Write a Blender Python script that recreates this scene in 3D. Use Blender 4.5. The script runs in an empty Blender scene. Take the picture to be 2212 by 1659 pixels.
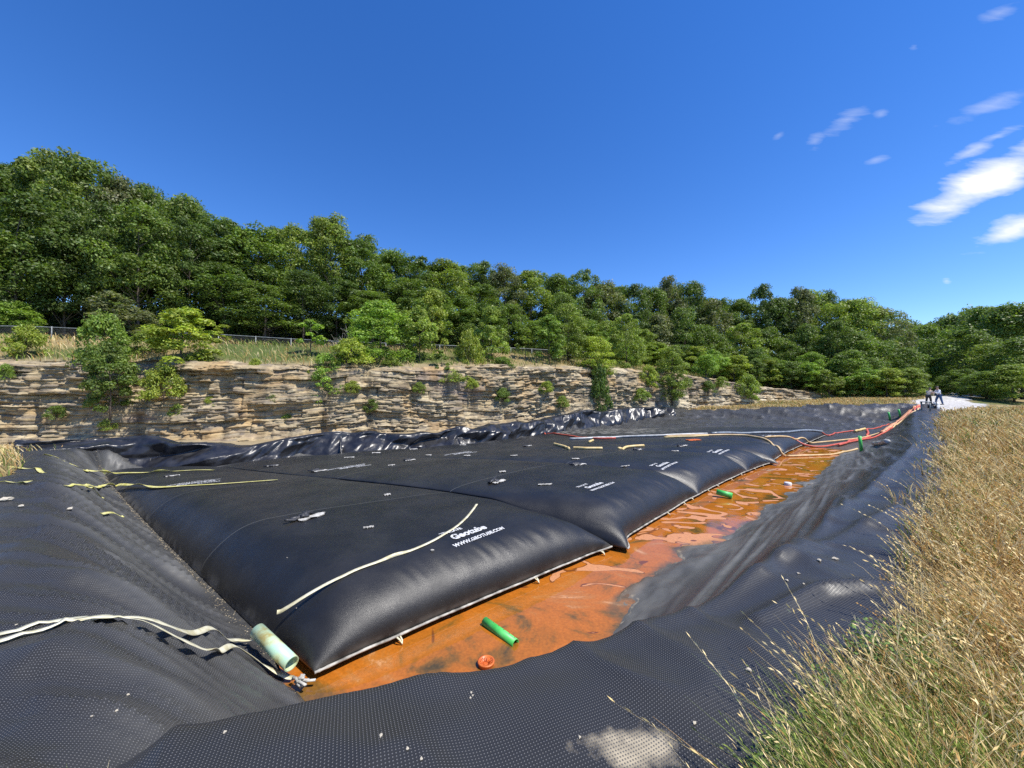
import bpy, bmesh, math, random
import numpy as np
from mathutils import Vector, Matrix

R = math.radians
random.seed(7)
rng = np.random.default_rng(11)
C = bpy.context.scene.collection
SC = bpy.context.scene

# ------------------------------------------------------------------ camera, sky, sun, exposure
CAMZ = 1.6
PITCH = R(1.11)
FPX = 798.0                       # focal length in pixels of a 2212 px wide picture
cam_d = bpy.data.cameras.new('camera')
cam_d.sensor_width = 36.0
cam_d.lens = 36.0 * FPX / 2212.0
cam_d.clip_start = 0.05
cam_d.clip_end = 3000.0
cam = bpy.data.objects.new('camera', cam_d)
cam.location = (0, 0, CAMZ)
cam.rotation_euler = (math.pi / 2 + PITCH, 0, 0)
C.objects.link(cam)
SC.camera = cam

SUN_AZ, SUN_EL = R(112), R(60)     # azimuth clockwise from +Y
world = bpy.data.worlds.new('World')
SC.world = world
world.use_nodes = True
wn = world.node_tree
for n in list(wn.nodes):
    wn.nodes.remove(n)

def N(nt, typ, **kw):
    n = nt.nodes.new(typ)
    for k, v in kw.items():
        setattr(n, k, v)
    return n

def L(nt, a, b):
    nt.links.new(a, b)

def math_node(nt, op, a, b=None, c=None, clamp=False):
    n = nt.nodes.new('ShaderNodeMath')
    n.operation = op
    n.use_clamp = clamp
    for i, v in enumerate((a, b, c)):
        if v is None:
            continue
        if isinstance(v, (int, float)):
            n.inputs[i].default_value = v
        else:
            nt.links.new(v, n.inputs[i])
    return n.outputs[0]

sky = N(wn, 'ShaderNodeTexSky', sky_type='NISHITA')
sky.sun_disc = False
sky.sun_elevation = SUN_EL
sky.sun_rotation = SUN_AZ
sky.air_density = 1.0
sky.dust_density = 0.0
sky.ozone_density = 3.0
sky.altitude = 1200
hs = N(wn, 'ShaderNodeHueSaturation')
hs.inputs['Hue'].default_value = 0.512
hs.inputs['Saturation'].default_value = 1.3
hs.inputs['Value'].default_value = 1.0
L(wn, sky.outputs[0], hs.inputs['Color'])
# a few thin fair-weather clouds, laid out by direction on the sky
tc = N(wn, 'ShaderNodeTexCoord')
sep = N(wn, 'ShaderNodeSeparateXYZ')
L(wn, tc.outputs['Generated'], sep.inputs[0])
ysafe = math_node(wn, 'MAXIMUM', sep.outputs['Y'], 0.05)
cu = math_node(wn, 'DIVIDE', sep.outputs['X'], ysafe)
cv = math_node(wn, 'DIVIDE', sep.outputs['Z'], ysafe)
comb = N(wn, 'ShaderNodeCombineXYZ')
L(wn, cu, comb.inputs[0]); L(wn, cv, comb.inputs[1])
def cloud_noise(scale, rot, sx, sy, detail, dist):
    mp = N(wn, 'ShaderNodeMapping')
    mp.inputs['Rotation'].default_value = (0, 0, rot)
    mp.inputs['Scale'].default_value = (sx, sy, 1)
    L(wn, comb.outputs[0], mp.inputs[0])
    nz = N(wn, 'ShaderNodeTexNoise')
    nz.inputs['Scale'].default_value = scale
    nz.inputs['Detail'].default_value = detail
    nz.inputs['Roughness'].default_value = 0.6
    nz.inputs['Distortion'].default_value = dist
    L(wn, mp.outputs[0], nz.inputs['Vector'])
    return nz.outputs['Fac']
cn1 = cloud_noise(8.0, R(-26), 0.42, 1.9, 8, 0.25)
cn2 = cloud_noise(16.0, R(-33), 0.45, 2.2, 7, 0.3)
def cloud_blob(px, py, rx, ry, ang, soft, dens, n, amp=3.0):
    u0, v0 = (px - 1106) / FPX, (845 - py) / FPX
    a, b = rx / FPX, ry / FPX
    ca, sa = math.cos(R(ang)), math.sin(R(ang))
    du = math_node(wn, 'SUBTRACT', cu, u0); dv = math_node(wn, 'SUBTRACT', cv, v0)
    p = math_node(wn, 'DIVIDE', math_node(wn, 'ADD', math_node(wn, 'MULTIPLY', du, ca), math_node(wn, 'MULTIPLY', dv, sa)), a)
    q = math_node(wn, 'DIVIDE', math_node(wn, 'SUBTRACT', math_node(wn, 'MULTIPLY', dv, ca), math_node(wn, 'MULTIPLY', du, sa)), b)
    r = math_node(wn, 'SQRT', math_node(wn, 'ADD', math_node(wn, 'MULTIPLY', p, p), math_node(wn, 'MULTIPLY', q, q)))
    f = math_node(wn, 'SUBTRACT', 1.0, r)
    f = math_node(wn, 'ADD', f, math_node(wn, 'MULTIPLY', math_node(wn, 'SUBTRACT', n, 0.52), amp))
    f = math_node(wn, 'DIVIDE', f, soft, clamp=True)
    return math_node(wn, 'MULTIPLY', f, dens)
blobs = [
    (2155, 380, 205, 52, 27, 0.6, 0.97, cn1, 1.7), (2200, 492, 120, 32, 24, 0.8, 0.85, cn1, 2.2),
    (2170, 210, 120, 22, 24, 1.5, 0.42, cn1), (1840, 250, 48, 20, 28, 1.6, 0.36, cn2),
    (1770, 300, 22, 18, 40, 1.7, 0.32, cn2), (1900, 340, 36, 12, 20, 1.5, 0.36, cn2),
    (2110, 320, 60, 14, 28, 1.4, 0.5, cn2), (2050, 605, 14, 9, 5, 1.2, 0.5, cn2),
    (1690, 285, 16, 8, 30, 1.8, 0.3, cn2), (2170, 285, 60, 10, 22, 1.5, 0.45, cn2),
    (1990, 88, 12, 7, 20, 1.8, 0.25, cn2), (2180, 12, 50, 14, 20, 1.8, 0.3, cn2),
    (1915, 238, 20, 12, 30, 1.7, 0.3, cn2)]
tot = None
for b in blobs:
    o = cloud_blob(*b)
    tot = o if tot is None else math_node(wn, 'MAXIMUM', tot, o)
fwd = math_node(wn, 'GREATER_THAN', sep.outputs['Y'], 0.1)
tot = math_node(wn, 'MULTIPLY', tot, fwd)
mixc = N(wn, 'ShaderNodeMixRGB')
mixc.inputs['Color2'].default_value = (5.0, 5.1, 5.3, 1)
L(wn, tot, mixc.inputs['Fac']); L(wn, hs.outputs[0], mixc.inputs['Color1'])
bg = N(wn, 'ShaderNodeBackground')
bg.inputs['Strength'].default_value = 0.148
L(wn, mixc.outputs[0], bg.inputs['Color'])
wo = N(wn, 'ShaderNodeOutputWorld')
L(wn, bg.outputs[0], wo.inputs[0])

sd = bpy.data.lights.new('sun', 'SUN')
sd.energy = 4.4
sd.angle = R(0.5)
sd.color = (1.0, 0.955, 0.88)
sun = bpy.data.objects.new('sun', sd)
C.objects.link(sun)
sv = Vector((math.sin(SUN_AZ) * math.cos(SUN_EL), math.cos(SUN_AZ) * math.cos(SUN_EL), math.sin(SUN_EL)))
sun.rotation_euler = sv.to_track_quat('Z', 'Y').to_euler()
sun.location = sv * 60
SC.view_settings.view_transform = 'Standard'
SC.view_settings.look = 'None'
SC.view_settings.exposure = 0.55
SC.view_settings.gamma = 1.0
SC.view_settings.use_curve_mapping = False
SC.cycles.max_bounces = 6
SC.cycles.use_adaptive_sampling = True
try:
    SC.cycles.use_denoising = False
except Exception:
    pass

# ------------------------------------------------------------------ helpers: rays, noise, meshes
cp, sp = math.cos(PITCH), math.sin(PITCH)
def ray(px, py):
    a = (px - 1106.0) / FPX
    b = -(py - 829.5) / FPX
    return np.array([a, cp - b * sp, sp + b * cp])

def gp(px, py, z):                 # where the ray through a pixel meets height z
    d = ray(px, py)
    t = (z - CAMZ) / d[2]
    return np.array([d[0] * t, d[1] * t, z])

def at(px, py, Y):                 # point on the ray at distance Y ahead
    d = ray(px, py)
    t = Y / d[1]
    return np.array([d[0] * t, Y, CAMZ + d[2] * t])

def hashn(ix, iy, seed):
    h = np.sin(ix * 127.1 + iy * 311.7 + seed * 74.7) * 43758.5453
    return h - np.floor(h)

def vnoise(x, y, seed=0):
    x = np.asarray(x, float); y = np.asarray(y, float)
    ix, iy = np.floor(x), np.floor(y)
    fx, fy = x - ix, y - iy
    fx = fx * fx * (3 - 2 * fx); fy = fy * fy * (3 - 2 * fy)
    a = hashn(ix, iy, seed); b = hashn(ix + 1, iy, seed)
    c = hashn(ix, iy + 1, seed); d = hashn(ix + 1, iy + 1, seed)
    return a + (b - a) * fx + (c - a) * fy + (a - b - c + d) * fx * fy

def lnoise(x, y, seed=0):          # creased: straight facets between lattice points
    x = np.asarray(x, float); y = np.asarray(y, float)
    ix, iy = np.floor(x), np.floor(y)
    fx, fy = x - ix, y - iy
    a = hashn(ix, iy, seed); b = hashn(ix + 1, iy, seed)
    c = hashn(ix, iy + 1, seed); d = hashn(ix + 1, iy + 1, seed)
    up = fx > fy
    return np.where(up, a + (b - a) * fx + (d - b) * fy, a + (c - a) * fy + (d - c) * fx)

def fbm(x, y, seed=0, octv=4):
    s, amp, tot_ = 0, 1.0, 0
    for k in range(octv):
        s = s + amp * vnoise(x * 2 ** k, y * 2 ** k, seed + k * 13)
        tot_ += amp
        amp *= 0.5
    return s / tot_

def sstep(a, b, x):
    t = np.clip((x - a) / (b - a), 0, 1)
    return t * t * (3 - 2 * t)

def make_mesh(name, verts, faces, mat=None, smooth=False, uv=None, col=None, cname='var'):
    """faces: list of int arrays (n,3) / (n,4)"""
    me = bpy.data.meshes.new(name)
    verts = np.asarray(verts, np.float32)
    if not isinstance(faces, list):
        faces = [faces]
    faces = [np.asarray(f, np.int32) for f in faces if len(f)]
    loops = np.concatenate([f.ravel() for f in faces])
    tots = np.concatenate([np.full(len(f), f.shape[1], np.int32) for f in faces])
    starts = np.concatenate([[0], np.cumsum(tots)[:-1]]).astype(np.int32)
    me.vertices.add(len(verts)); me.vertices.foreach_set('co', verts.ravel())
    me.loops.add(len(loops)); me.loops.foreach_set('vertex_index', loops)
    me.polygons.add(len(tots))
    me.polygons.foreach_set('loop_start', starts)
    me.polygons.foreach_set('loop_total', tots)
    if smooth:
        me.polygons.foreach_set('use_smooth', np.ones(len(tots), bool))
    if uv is not None:
        ul = me.uv_layers.new(name='UVMap')
        ul.data.foreach_set('uv', np.asarray(uv, np.float32)[loops].ravel())
    if col is not None:
        ca = me.color_attributes.new(cname, 'FLOAT_COLOR', 'POINT')
        col = np.asarray(col, np.float32)
        if col.shape[1] == 3:
            col = np.concatenate([col, np.ones((len(col), 1), np.float32)], 1)
        ca.data.foreach_set('color', col.ravel())
    me.update(calc_edges=True)
    me.validate()
    if mat:
        me.materials.append(mat)
    return me

def link(name, me, parent=None, loc=None):
    o = bpy.data.objects.new(name, me)
    C.objects.link(o)
    if parent is not None:
        o.parent = parent
    if loc is not None:
        o.location = loc
    return o

def tag(o, label=None, cat=None, group=None, kind=None):
    if label: o['label'] = label
    if cat: o['category'] = cat
    if group: o['group'] = group
    if kind: o['kind'] = kind
    return o

def empty(name, loc=(0, 0, 0), rz=0):
    o = bpy.data.objects.new(name, None)
    o.empty_display_size = 0.2
    o.location = loc
    o.rotation_euler = (0, 0, rz)
    C.objects.link(o)
    return o

def copy_tree(root):
    c = root.copy(); C.objects.link(c)
    for ch in root.children:
        d = ch.copy(); C.objects.link(d); d.parent = c
        for g in ch.children:
            e = g.copy(); C.objects.link(e); e.parent = d
    return c

def grid_faces(nu, nv):
    i = np.arange(nu * nv).reshape(nu, nv)
    return np.stack([i[:-1, :-1].ravel(), i[1:, :-1].ravel(), i[1:, 1:].ravel(), i[:-1, 1:].ravel()], 1)

class MB:                          # collects shapes into one mesh
    def __init__(self):
        self.v, self.q, self.t, self.n = [], [], [], 0
    def add(self, v, q=None, t=None):
        v = np.asarray(v, float)
        if q is not None and len(q): self.q.append(np.asarray(q) + self.n)
        if t is not None and len(t): self.t.append(np.asarray(t) + self.n)
        self.v.append(v); self.n += len(v)
    def tube(self, pts, rad, seg=8, caps=True, flat=1.0):
        pts = np.asarray(pts, float)
        n = len(pts)
        rad = np.full(n, rad) if np.isscalar(rad) else np.asarray(rad, float)
        tan = np.gradient(pts, axis=0)
        tan /= np.linalg.norm(tan, axis=1)[:, None] + 1e-9
        up = np.array([0, 0, 1.0])
        vs = []
        for k in range(n):
            a = np.cross(tan[k], up)
            if np.linalg.norm(a) < 0.05:
                a = np.cross(tan[k], np.array([1.0, 0, 0]))
            a /= np.linalg.norm(a)
            b = np.cross(a, tan[k])
            th = np.arange(seg) * 2 * math.pi / seg
            vs.append(pts[k] + rad[k] * (np.cos(th)[:, None] * a + np.sin(th)[:, None] * b * flat))
        v = np.concatenate(vs)
        q = []
        for k in range(n - 1):
            for j in range(seg):
                q.append((k * seg + j, k * seg + (j + 1) % seg, (k + 1) * seg + (j + 1) % seg, (k + 1) * seg + j))
        t = []
        if caps:
            v = np.concatenate([v, pts[:1], pts[-1:]])
            for j in range(seg):
                t.append((n * seg, (j + 1) % seg, j))
                t.append((n * seg + 1, (n - 1) * seg + j, (n - 1) * seg + (j + 1) % seg))
        self.add(v, q, t)
    def box(self, c, s, rz=0, bev=0):
        x, y, z = s[0] / 2, s[1] / 2, s[2] / 2
        v = np.array([(-x, -y, -z), (x, -y, -z), (x, y, -z), (-x, y, -z), (-x, -y, z), (x, -y, z), (x, y, z), (-x, y, z)])
        ca, sa = math.cos(rz), math.sin(rz)
        v = np.stack([v[:, 0] * ca - v[:, 1] * sa, v[:, 0] * sa + v[:, 1] * ca, v[:, 2]], 1) + np.asarray(c)
        self.add(v, [(0, 3, 2, 1), (4, 5, 6, 7), (0, 1, 5, 4), (1, 2, 6, 5), (2, 3, 7, 6), (3, 0, 4, 7)])
    def build(self, name, mat, parent=None, smooth=False):
        fs = []
        if self.q: fs.append(np.concatenate(self.q))
        if self.t: fs.append(np.concatenate(self.t))
        me = make_mesh(name, np.concatenate(self.v), fs, mat, smooth)
        return link(name, me, parent)

# ------------------------------------------------------------------ materials
def new_mat(name):
    m = bpy.data.materials.new(name)
    m.use_nodes = True
    nt = m.node_tree
    bs = nt.nodes['Principled BSDF']
    return m, nt, bs

def noise_mat(name, c1, c2, scale=5, rough=0.6, bump=0.0, bscale=None, detail=6, spec=0.5, c3=None, coords='Object', lo=0.35, hi=0.65, bdist=0.01):
    m, nt, bs = new_mat(name)
    tcn = N(nt, 'ShaderNodeTexCoord')
    nz = N(nt, 'ShaderNodeTexNoise')
    nz.inputs['Scale'].default_value = scale
    nz.inputs['Detail'].default_value = detail
    L(nt, tcn.outputs[coords], nz.inputs['Vector'])
    cr = N(nt, 'ShaderNodeValToRGB')
    cr.color_ramp.elements[0].position = lo
    cr.color_ramp.elements[1].position = hi
    cr.color_ramp.elements[0].color = (*c1, 1)
    cr.color_ramp.elements[1].color = (*c2, 1)
    if c3:
        e = cr.color_ramp.elements.new((lo + hi) / 2)
        e.color = (*c3, 1)
    L(nt, nz.outputs['Fac'], cr.inputs[0])
    L(nt, cr.outputs[0], bs.inputs['Base Color'])
    bs.inputs['Roughness'].default_value = rough
    bs.inputs['Specular IOR Level'].default_value = spec
    if bump:
        nb = N(nt, 'ShaderNodeTexNoise')
        nb.inputs['Scale'].default_value = bscale or scale * 4
        nb.inputs['Detail'].default_value = 5
        L(nt, tcn.outputs[coords], nb.inputs['Vector'])
        bp = N(nt, 'ShaderNodeBump')
        bp.inputs['Strength'].default_value = bump
        bp.inputs['Distance'].default_value = bdist
        L(nt, nb.outputs['Fac'], bp.inputs['Height'])
        L(nt, bp.outputs[0], bs.inputs['Normal'])
    return m

def leaf_mat(name):
    m, nt, bs = new_mat(name)
    oi = N(nt, 'ShaderNodeObjectInfo')
    at_ = N(nt, 'ShaderNodeAttribute', attribute_name='var')
    mx = N(nt, 'ShaderNodeMixRGB', blend_type='MULTIPLY')
    mx.inputs[0].default_value = 1
    L(nt, oi.outputs['Color'], mx.inputs[1]); L(nt, at_.outputs['Color'], mx.inputs[2])
    L(nt, mx.outputs[0], bs.inputs['Base Color'])
    bs.inputs['Roughness'].default_value = 0.5
    bs.inputs['Specular IOR Level'].default_value = 0.35
    tr = N(nt, 'ShaderNodeBsdfTranslucent')
    tm = N(nt, 'ShaderNodeMixRGB', blend_type='MULTIPLY')
    tm.inputs[0].default_value = 1
    tm.inputs[2].default_value = (1.5, 1.7, 0.6, 1)
    L(nt, mx.outputs[0], tm.inputs[1]); L(nt, tm.outputs[0], tr.inputs[0])
    ms = N(nt, 'ShaderNodeMixShader')
    ms.inputs[0].default_value = 0.3
    L(nt, bs.outputs[0], ms.inputs[1]); L(nt, tr.outputs[0], ms.inputs[2])
    L(nt, ms.outputs[0], nt.nodes['Material Output'].inputs[0])
    return m

def attr_mat(name, rough=0.8, spec=0.2, bump=0.0, bscale=8, bdist=0.02, trans=0.0, mottle=0.0, mscale=6):
    m, nt, bs = new_mat(name)
    at_ = N(nt, 'ShaderNodeAttribute', attribute_name='var')
    colo = at_.outputs['Color']
    tcn = N(nt, 'ShaderNodeTexCoord')
    if mottle:
        nz = N(nt, 'ShaderNodeTexNoise')
        nz.inputs['Scale'].default_value = mscale
        nz.inputs['Detail'].default_value = 8
        nz.inputs['Roughness'].default_value = 0.7
        L(nt, tcn.outputs['Object'], nz.inputs['Vector'])
        f = math_node(nt, 'MULTIPLY_ADD', math_node(nt, 'SUBTRACT', nz.outputs['Fac'], 0.5), mottle * 2, 1.0)
        mx = N(nt, 'ShaderNodeVectorMath', operation='SCALE')
        L(nt, colo, mx.inputs[0]); L(nt, f, mx.inputs['Scale'])
        colo = mx.outputs[0]
    L(nt, colo, bs.inputs['Base Color'])
    bs.inputs['Roughness'].default_value = rough
    bs.inputs['Specular IOR Level'].default_value = spec
    if bump:
        nb = N(nt, 'ShaderNodeTexNoise')
        nb.inputs['Scale'].default_value = bscale
        nb.inputs['Detail'].default_value = 8
        L(nt, tcn.outputs['Object'], nb.inputs['Vector'])
        bp = N(nt, 'ShaderNodeBump')
        bp.inputs['Strength'].default_value = bump
        bp.inputs['Distance'].default_value = bdist
        L(nt, nb.outputs['Fac'], bp.inputs['Height'])
        L(nt, bp.outputs[0], bs.inputs['Normal'])
    if trans:
        tr = N(nt, 'ShaderNodeBsdfTranslucent')
        L(nt, colo, tr.inputs[0])
        ms = N(nt, 'ShaderNodeMixShader')
        ms.inputs[0].default_value = trans
        L(nt, bs.outputs[0], ms.inputs[1]); L(nt, tr.outputs[0], ms.inputs[2])
        L(nt, ms.outputs[0], nt.nodes['Material Output'].inputs[0])
    return m

M = {}
M['leaf'] = leaf_mat('leaf')
M['bark'] = noise_mat('bark', (0.05, 0.04, 0.03), (0.14, 0.11, 0.085), 12, 0.9, 0.5, 30)
M['deadwood'] = noise_mat('dead_wood', (0.2, 0.18, 0.15), (0.36, 0.33, 0.29), 12, 0.85)
M['grass'] = attr_mat('grass_blade', 0.65, 0.25, trans=0.25)
M['rock'] = attr_mat('rock', 0.9, 0.2, bump=0.6, bscale=9, bdist=0.05, mottle=0.55, mscale=3.5)
M['soil'] = attr_mat('ground', 0.95, 0.1, bump=0.6, bscale=14, bdist=0.03, mottle=0.4, mscale=5)
M['webbing'] = noise_mat('webbing', (0.55, 0.5, 0.3), (0.74, 0.7, 0.5), 9, 0.6, lo=0.4, hi=0.6)
M['yellow_webbing'] = noise_mat('yellow_webbing', (0.5, 0.46, 0.1), (0.72, 0.66, 0.28), 9, 0.55, lo=0.4, hi=0.6)
M['seam'] = noise_mat('seam', (0.14, 0.13, 0.11), (0.5, 0.48, 0.42), 7, 0.7)
M['ink'] = noise_mat('white_ink', (0.22, 0.22, 0.22), (0.62, 0.62, 0.6), 22, 0.6, lo=0.3, hi=0.55)
M['pipe_green'] = noise_mat('green_plastic', (0.05, 0.46, 0.07), (0.12, 0.6, 0.15), 6, 0.45)
M['pipe_pale'] = noise_mat('weathered_green_pipe', (0.42, 0.36, 0.13), (0.42, 0.66, 0.5), 5, 0.4, c3=(0.5, 0.62, 0.38), lo=0.36, hi=0.6)
M['pvc'] = noise_mat('white_pipe', (0.3, 0.3, 0.28), (0.52, 0.52, 0.49), 4, 0.4)
M['grey_pipe'] = noise_mat('grey_pipe', (0.16, 0.18, 0.2), (0.3, 0.33, 0.35), 4, 0.35)
M['hose_tan'] = noise_mat('tan_hose', (0.55, 0.36, 0.15), (0.7, 0.5, 0.26), 3, 0.55)
M['hose_red'] = noise_mat('red_hose', (0.5, 0.07, 0.035), (0.65, 0.14, 0.08), 3, 0.45)
M['hose_salmon'] = noise_mat('salmon_hose', (0.6, 0.24, 0.1), (0.72, 0.38, 0.2), 3, 0.5)
M['yellow'] = noise_mat('yellow_hose', (0.6, 0.42, 0.14), (0.74, 0.56, 0.26), 5, 0.55)
M['orange'] = noise_mat('orange_plastic', (0.5, 0.1, 0.02), (0.62, 0.16, 0.03), 14, 0.45)
M['sleeve'] = noise_mat('port_sleeve', (0.02, 0.02, 0.02), (0.06, 0.06, 0.065), 12, 0.5)
M['cloth_pale'] = noise_mat('pale_rag', (0.25, 0.24, 0.21), (0.55, 0.53, 0.47), 14, 0.8)
M['stone'] = noise_mat('pale_stone', (0.38, 0.33, 0.24), (0.62, 0.56, 0.44), 14, 0.9, 0.4)
M['crumb'] = noise_mat('tan_crumbs', (0.16, 0.125, 0.075), (0.42, 0.36, 0.25), 9, 0.95)
M['galv'] = noise_mat('galvanised_steel', (0.13, 0.15, 0.145), (0.26, 0.28, 0.275), 6, 0.45, spec=0.6)
M['wire'] = noise_mat('fence_wire', (0.05, 0.055, 0.055), (0.1, 0.11, 0.11), 6, 0.6)
M['gravel'] = noise_mat('gravel', (0.3, 0.28, 0.25), (0.62, 0.6, 0.56), 4, 0.95, 0.6, 30, c3=(0.46, 0.44, 0.41), bdist=0.03)
M['skin'] = noise_mat('skin', (0.45, 0.26, 0.18), (0.52, 0.31, 0.22), 20, 0.6)
M['shirt_white'] = noise_mat('white_shirt', (0.62, 0.64, 0.68), (0.74, 0.75, 0.78), 10, 0.8)
M['shirt_cream'] = noise_mat('cream_shirt', (0.55, 0.45, 0.34), (0.66, 0.56, 0.44), 10, 0.8)
M['jeans'] = noise_mat('blue_jeans', (0.03, 0.07, 0.16), (0.06, 0.12, 0.24), 20, 0.85)
M['trousers'] = noise_mat('dark_trousers', (0.03, 0.03, 0.032), (0.06, 0.055, 0.05), 20, 0.85)
M['cap'] = noise_mat('dark_cap', (0.03, 0.06, 0.04), (0.05, 0.08, 0.06), 20, 0.8)
M['hair'] = noise_mat('hair', (0.05, 0.04, 0.03), (0.1, 0.08, 0.06), 40, 0.7)
M['boot'] = noise_mat('boot', (0.03, 0.025, 0.02), (0.05, 0.04, 0.03), 20, 0.7)
M['black_metal'] = noise_mat('black_machine', (0.015, 0.015, 0.016), (0.04, 0.04, 0.045), 10, 0.4)
M['white_plastic'] = noise_mat('white_plastic', (0.6, 0.6, 0.58), (0.76, 0.76, 0.74), 8, 0.4)

# liner: black dimpled drainage sheet, dusty lower on the slopes
def liner_mat():
    m, nt, bs = new_mat('dimpled_liner')
    uvn = N(nt, 'ShaderNodeUVMap')
    vo = N(nt, 'ShaderNodeTexVoronoi', voronoi_dimensions='2D')
    vo.inputs['Scale'].default_value = 1 / 0.0145
    vo.inputs['Randomness'].default_value = 0.0
    mp = N(nt, 'ShaderNodeMapping')
    mp.inputs['Rotation'].default_value = (0, 0, R(17))
    L(nt, uvn.outputs[0], mp.inputs[0])
    L(nt, mp.outputs[0], vo.inputs['Vector'])
    st = N(nt, 'ShaderNodeMapRange', interpolation_type='SMOOTHSTEP')
    st.inputs['From Min'].default_value = 0.32
    st.inputs['From Max'].default_value = 0.12
    L(nt, vo.outputs['Distance'], st.inputs['Value'])
    at_ = N(nt, 'ShaderNodeAttribute', attribute_name='var')
    sp_ = N(nt, 'ShaderNodeSeparateColor')
    L(nt, at_.outputs['Color'], sp_.inputs[0])
    tcn = N(nt, 'ShaderNodeTexCoord')
    nz = N(nt, 'ShaderNodeTexNoise')
    nz.inputs['Scale'].default_value = 1.3
    nz.inputs['Detail'].default_value = 9
    nz.inputs['Roughness'].default_value = 0.65
    L(nt, tcn.outputs['Object'], nz.inputs['Vector'])
    # black plastic, with the glint on the stud tips painted in as a paler colour
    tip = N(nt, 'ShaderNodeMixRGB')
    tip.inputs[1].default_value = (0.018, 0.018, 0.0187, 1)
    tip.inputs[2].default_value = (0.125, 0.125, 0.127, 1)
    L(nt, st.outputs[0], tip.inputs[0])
    dust_light_f = math_node(nt, 'MULTIPLY', sp_.outputs[0], math_node(nt, 'MULTIPLY_ADD', nz.outputs['Fac'], 1.3, 0.25), clamp=True)  # real slope dust together with the light painted along the folds
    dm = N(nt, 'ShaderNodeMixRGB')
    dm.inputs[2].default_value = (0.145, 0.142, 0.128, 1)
    L(nt, dust_light_f, dm.inputs[0]); L(nt, tip.outputs[0], dm.inputs[1])
    nz2 = N(nt, 'ShaderNodeTexNoise')
    nz2.inputs['Scale'].default_value = 14
    nz2.inputs['Detail'].default_value = 6
    L(nt, tcn.outputs['Object'], nz2.inputs['Vector'])
    nz4 = N(nt, 'ShaderNodeTexNoise'); nz4.inputs['Scale'].default_value = 5.0; nz4.inputs['Detail'].default_value = 6
    L(nt, tcn.outputs['Object'], nz4.inputs['Vector'])
    sandf = math_node(nt, 'MULTIPLY_ADD', math_node(nt, 'SUBTRACT', math_node(nt, 'MULTIPLY_ADD', nz2.outputs['Fac'], 0.7, math_node(nt, 'MULTIPLY_ADD', nz4.outputs['Fac'], 1.9, sp_.outputs[1])), 1.78), 1.9, 0.0, clamp=True)
    sandf = math_node(nt, 'MULTIPLY', sandf, math_node(nt, 'MULTIPLY_ADD', st.outputs[0], -0.85, 1.0))
    sm = N(nt, 'ShaderNodeMixRGB')
    sm.inputs[2].default_value = (0.4, 0.34, 0.235, 1)
    L(nt, sandf, sm.inputs[0]); L(nt, dm.outputs[0], sm.inputs[1])
    # rust stain at the waterline
    rm = N(nt, 'ShaderNodeMixRGB')
    rm.inputs[2].default_value = (0.2, 0.11, 0.035, 1)
    L(nt, math_node(nt, 'MULTIPLY', sp_.outputs[2], math_node(nt, 'MULTIPLY_ADD', nz.outputs['Fac'], 1.4, -0.2, clamp=True), clamp=True), rm.inputs[0])
    L(nt, sm.outputs[0], rm.inputs[1])
    L(nt, rm.outputs[0], bs.inputs['Base Color'])
    rg = math_node(nt, 'MULTIPLY_ADD', dust_light_f, 0.14, math_node(nt, 'MULTIPLY_ADD', nz.outputs['Fac'], 0.2, 0.25))
    L(nt, rg, bs.inputs['Roughness'])
    bs.inputs['Specular IOR Level'].default_value = 0.32
    bp = N(nt, 'ShaderNodeBump')
    bp.inputs['Distance'].default_value = 0.0055
    L(nt, math_node(nt, 'MULTIPLY_ADD', dust_light_f, -0.45, 0.85), bp.inputs['Strength'])
    L(nt, st.outputs[0], bp.inputs['Height'])
    L(nt, bp.outputs[0], bs.inputs['Normal'])
    return m
M['liner'] = liner_mat()

def plain_liner_mat():
    m, nt, bs = new_mat('smooth_black_sheet')
    tcn = N(nt, 'ShaderNodeTexCoord')
    nz = N(nt, 'ShaderNodeTexNoise')
    nz.inputs['Scale'].default_value = 2.2
    nz.inputs['Detail'].default_value = 8
    L(nt, tcn.outputs['Object'], nz.inputs['Vector'])
    cr = N(nt, 'ShaderNodeValToRGB')
    cr.color_ramp.elements[0].color = (0.012, 0.012, 0.014, 1)
    cr.color_ramp.elements[1].color = (0.035, 0.035, 0.037, 1)
    cr.color_ramp.elements[0].position = 0.4
    cr.color_ramp.elements[1].position = 0.7
    L(nt, nz.outputs['Fac'], cr.inputs[0])
    L(nt, cr.outputs[0], bs.inputs['Base Color'])
    L(nt, math_node(nt, 'MULTIPLY_ADD', nz.outputs['Fac'], 0.25, 0.22), bs.inputs['Roughness'])
    bs.inputs['Specular IOR Level'].default_value = 0.6
    nb = N(nt, 'ShaderNodeTexNoise')
    nb.inputs['Scale'].default_value = 9
    nb.inputs['Detail'].default_value = 4
    L(nt, tcn.outputs['Object'], nb.inputs['Vector'])
    bp = N(nt, 'ShaderNodeBump')
    bp.inputs['Strength'].default_value = 0.35
    bp.inputs['Distance'].default_value = 0.03
    L(nt, nb.outputs['Fac'], bp.inputs['Height'])
    L(nt, bp.outputs[0], bs.inputs['Normal'])
    return m
M['sheet'] = plain_liner_mat()

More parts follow.
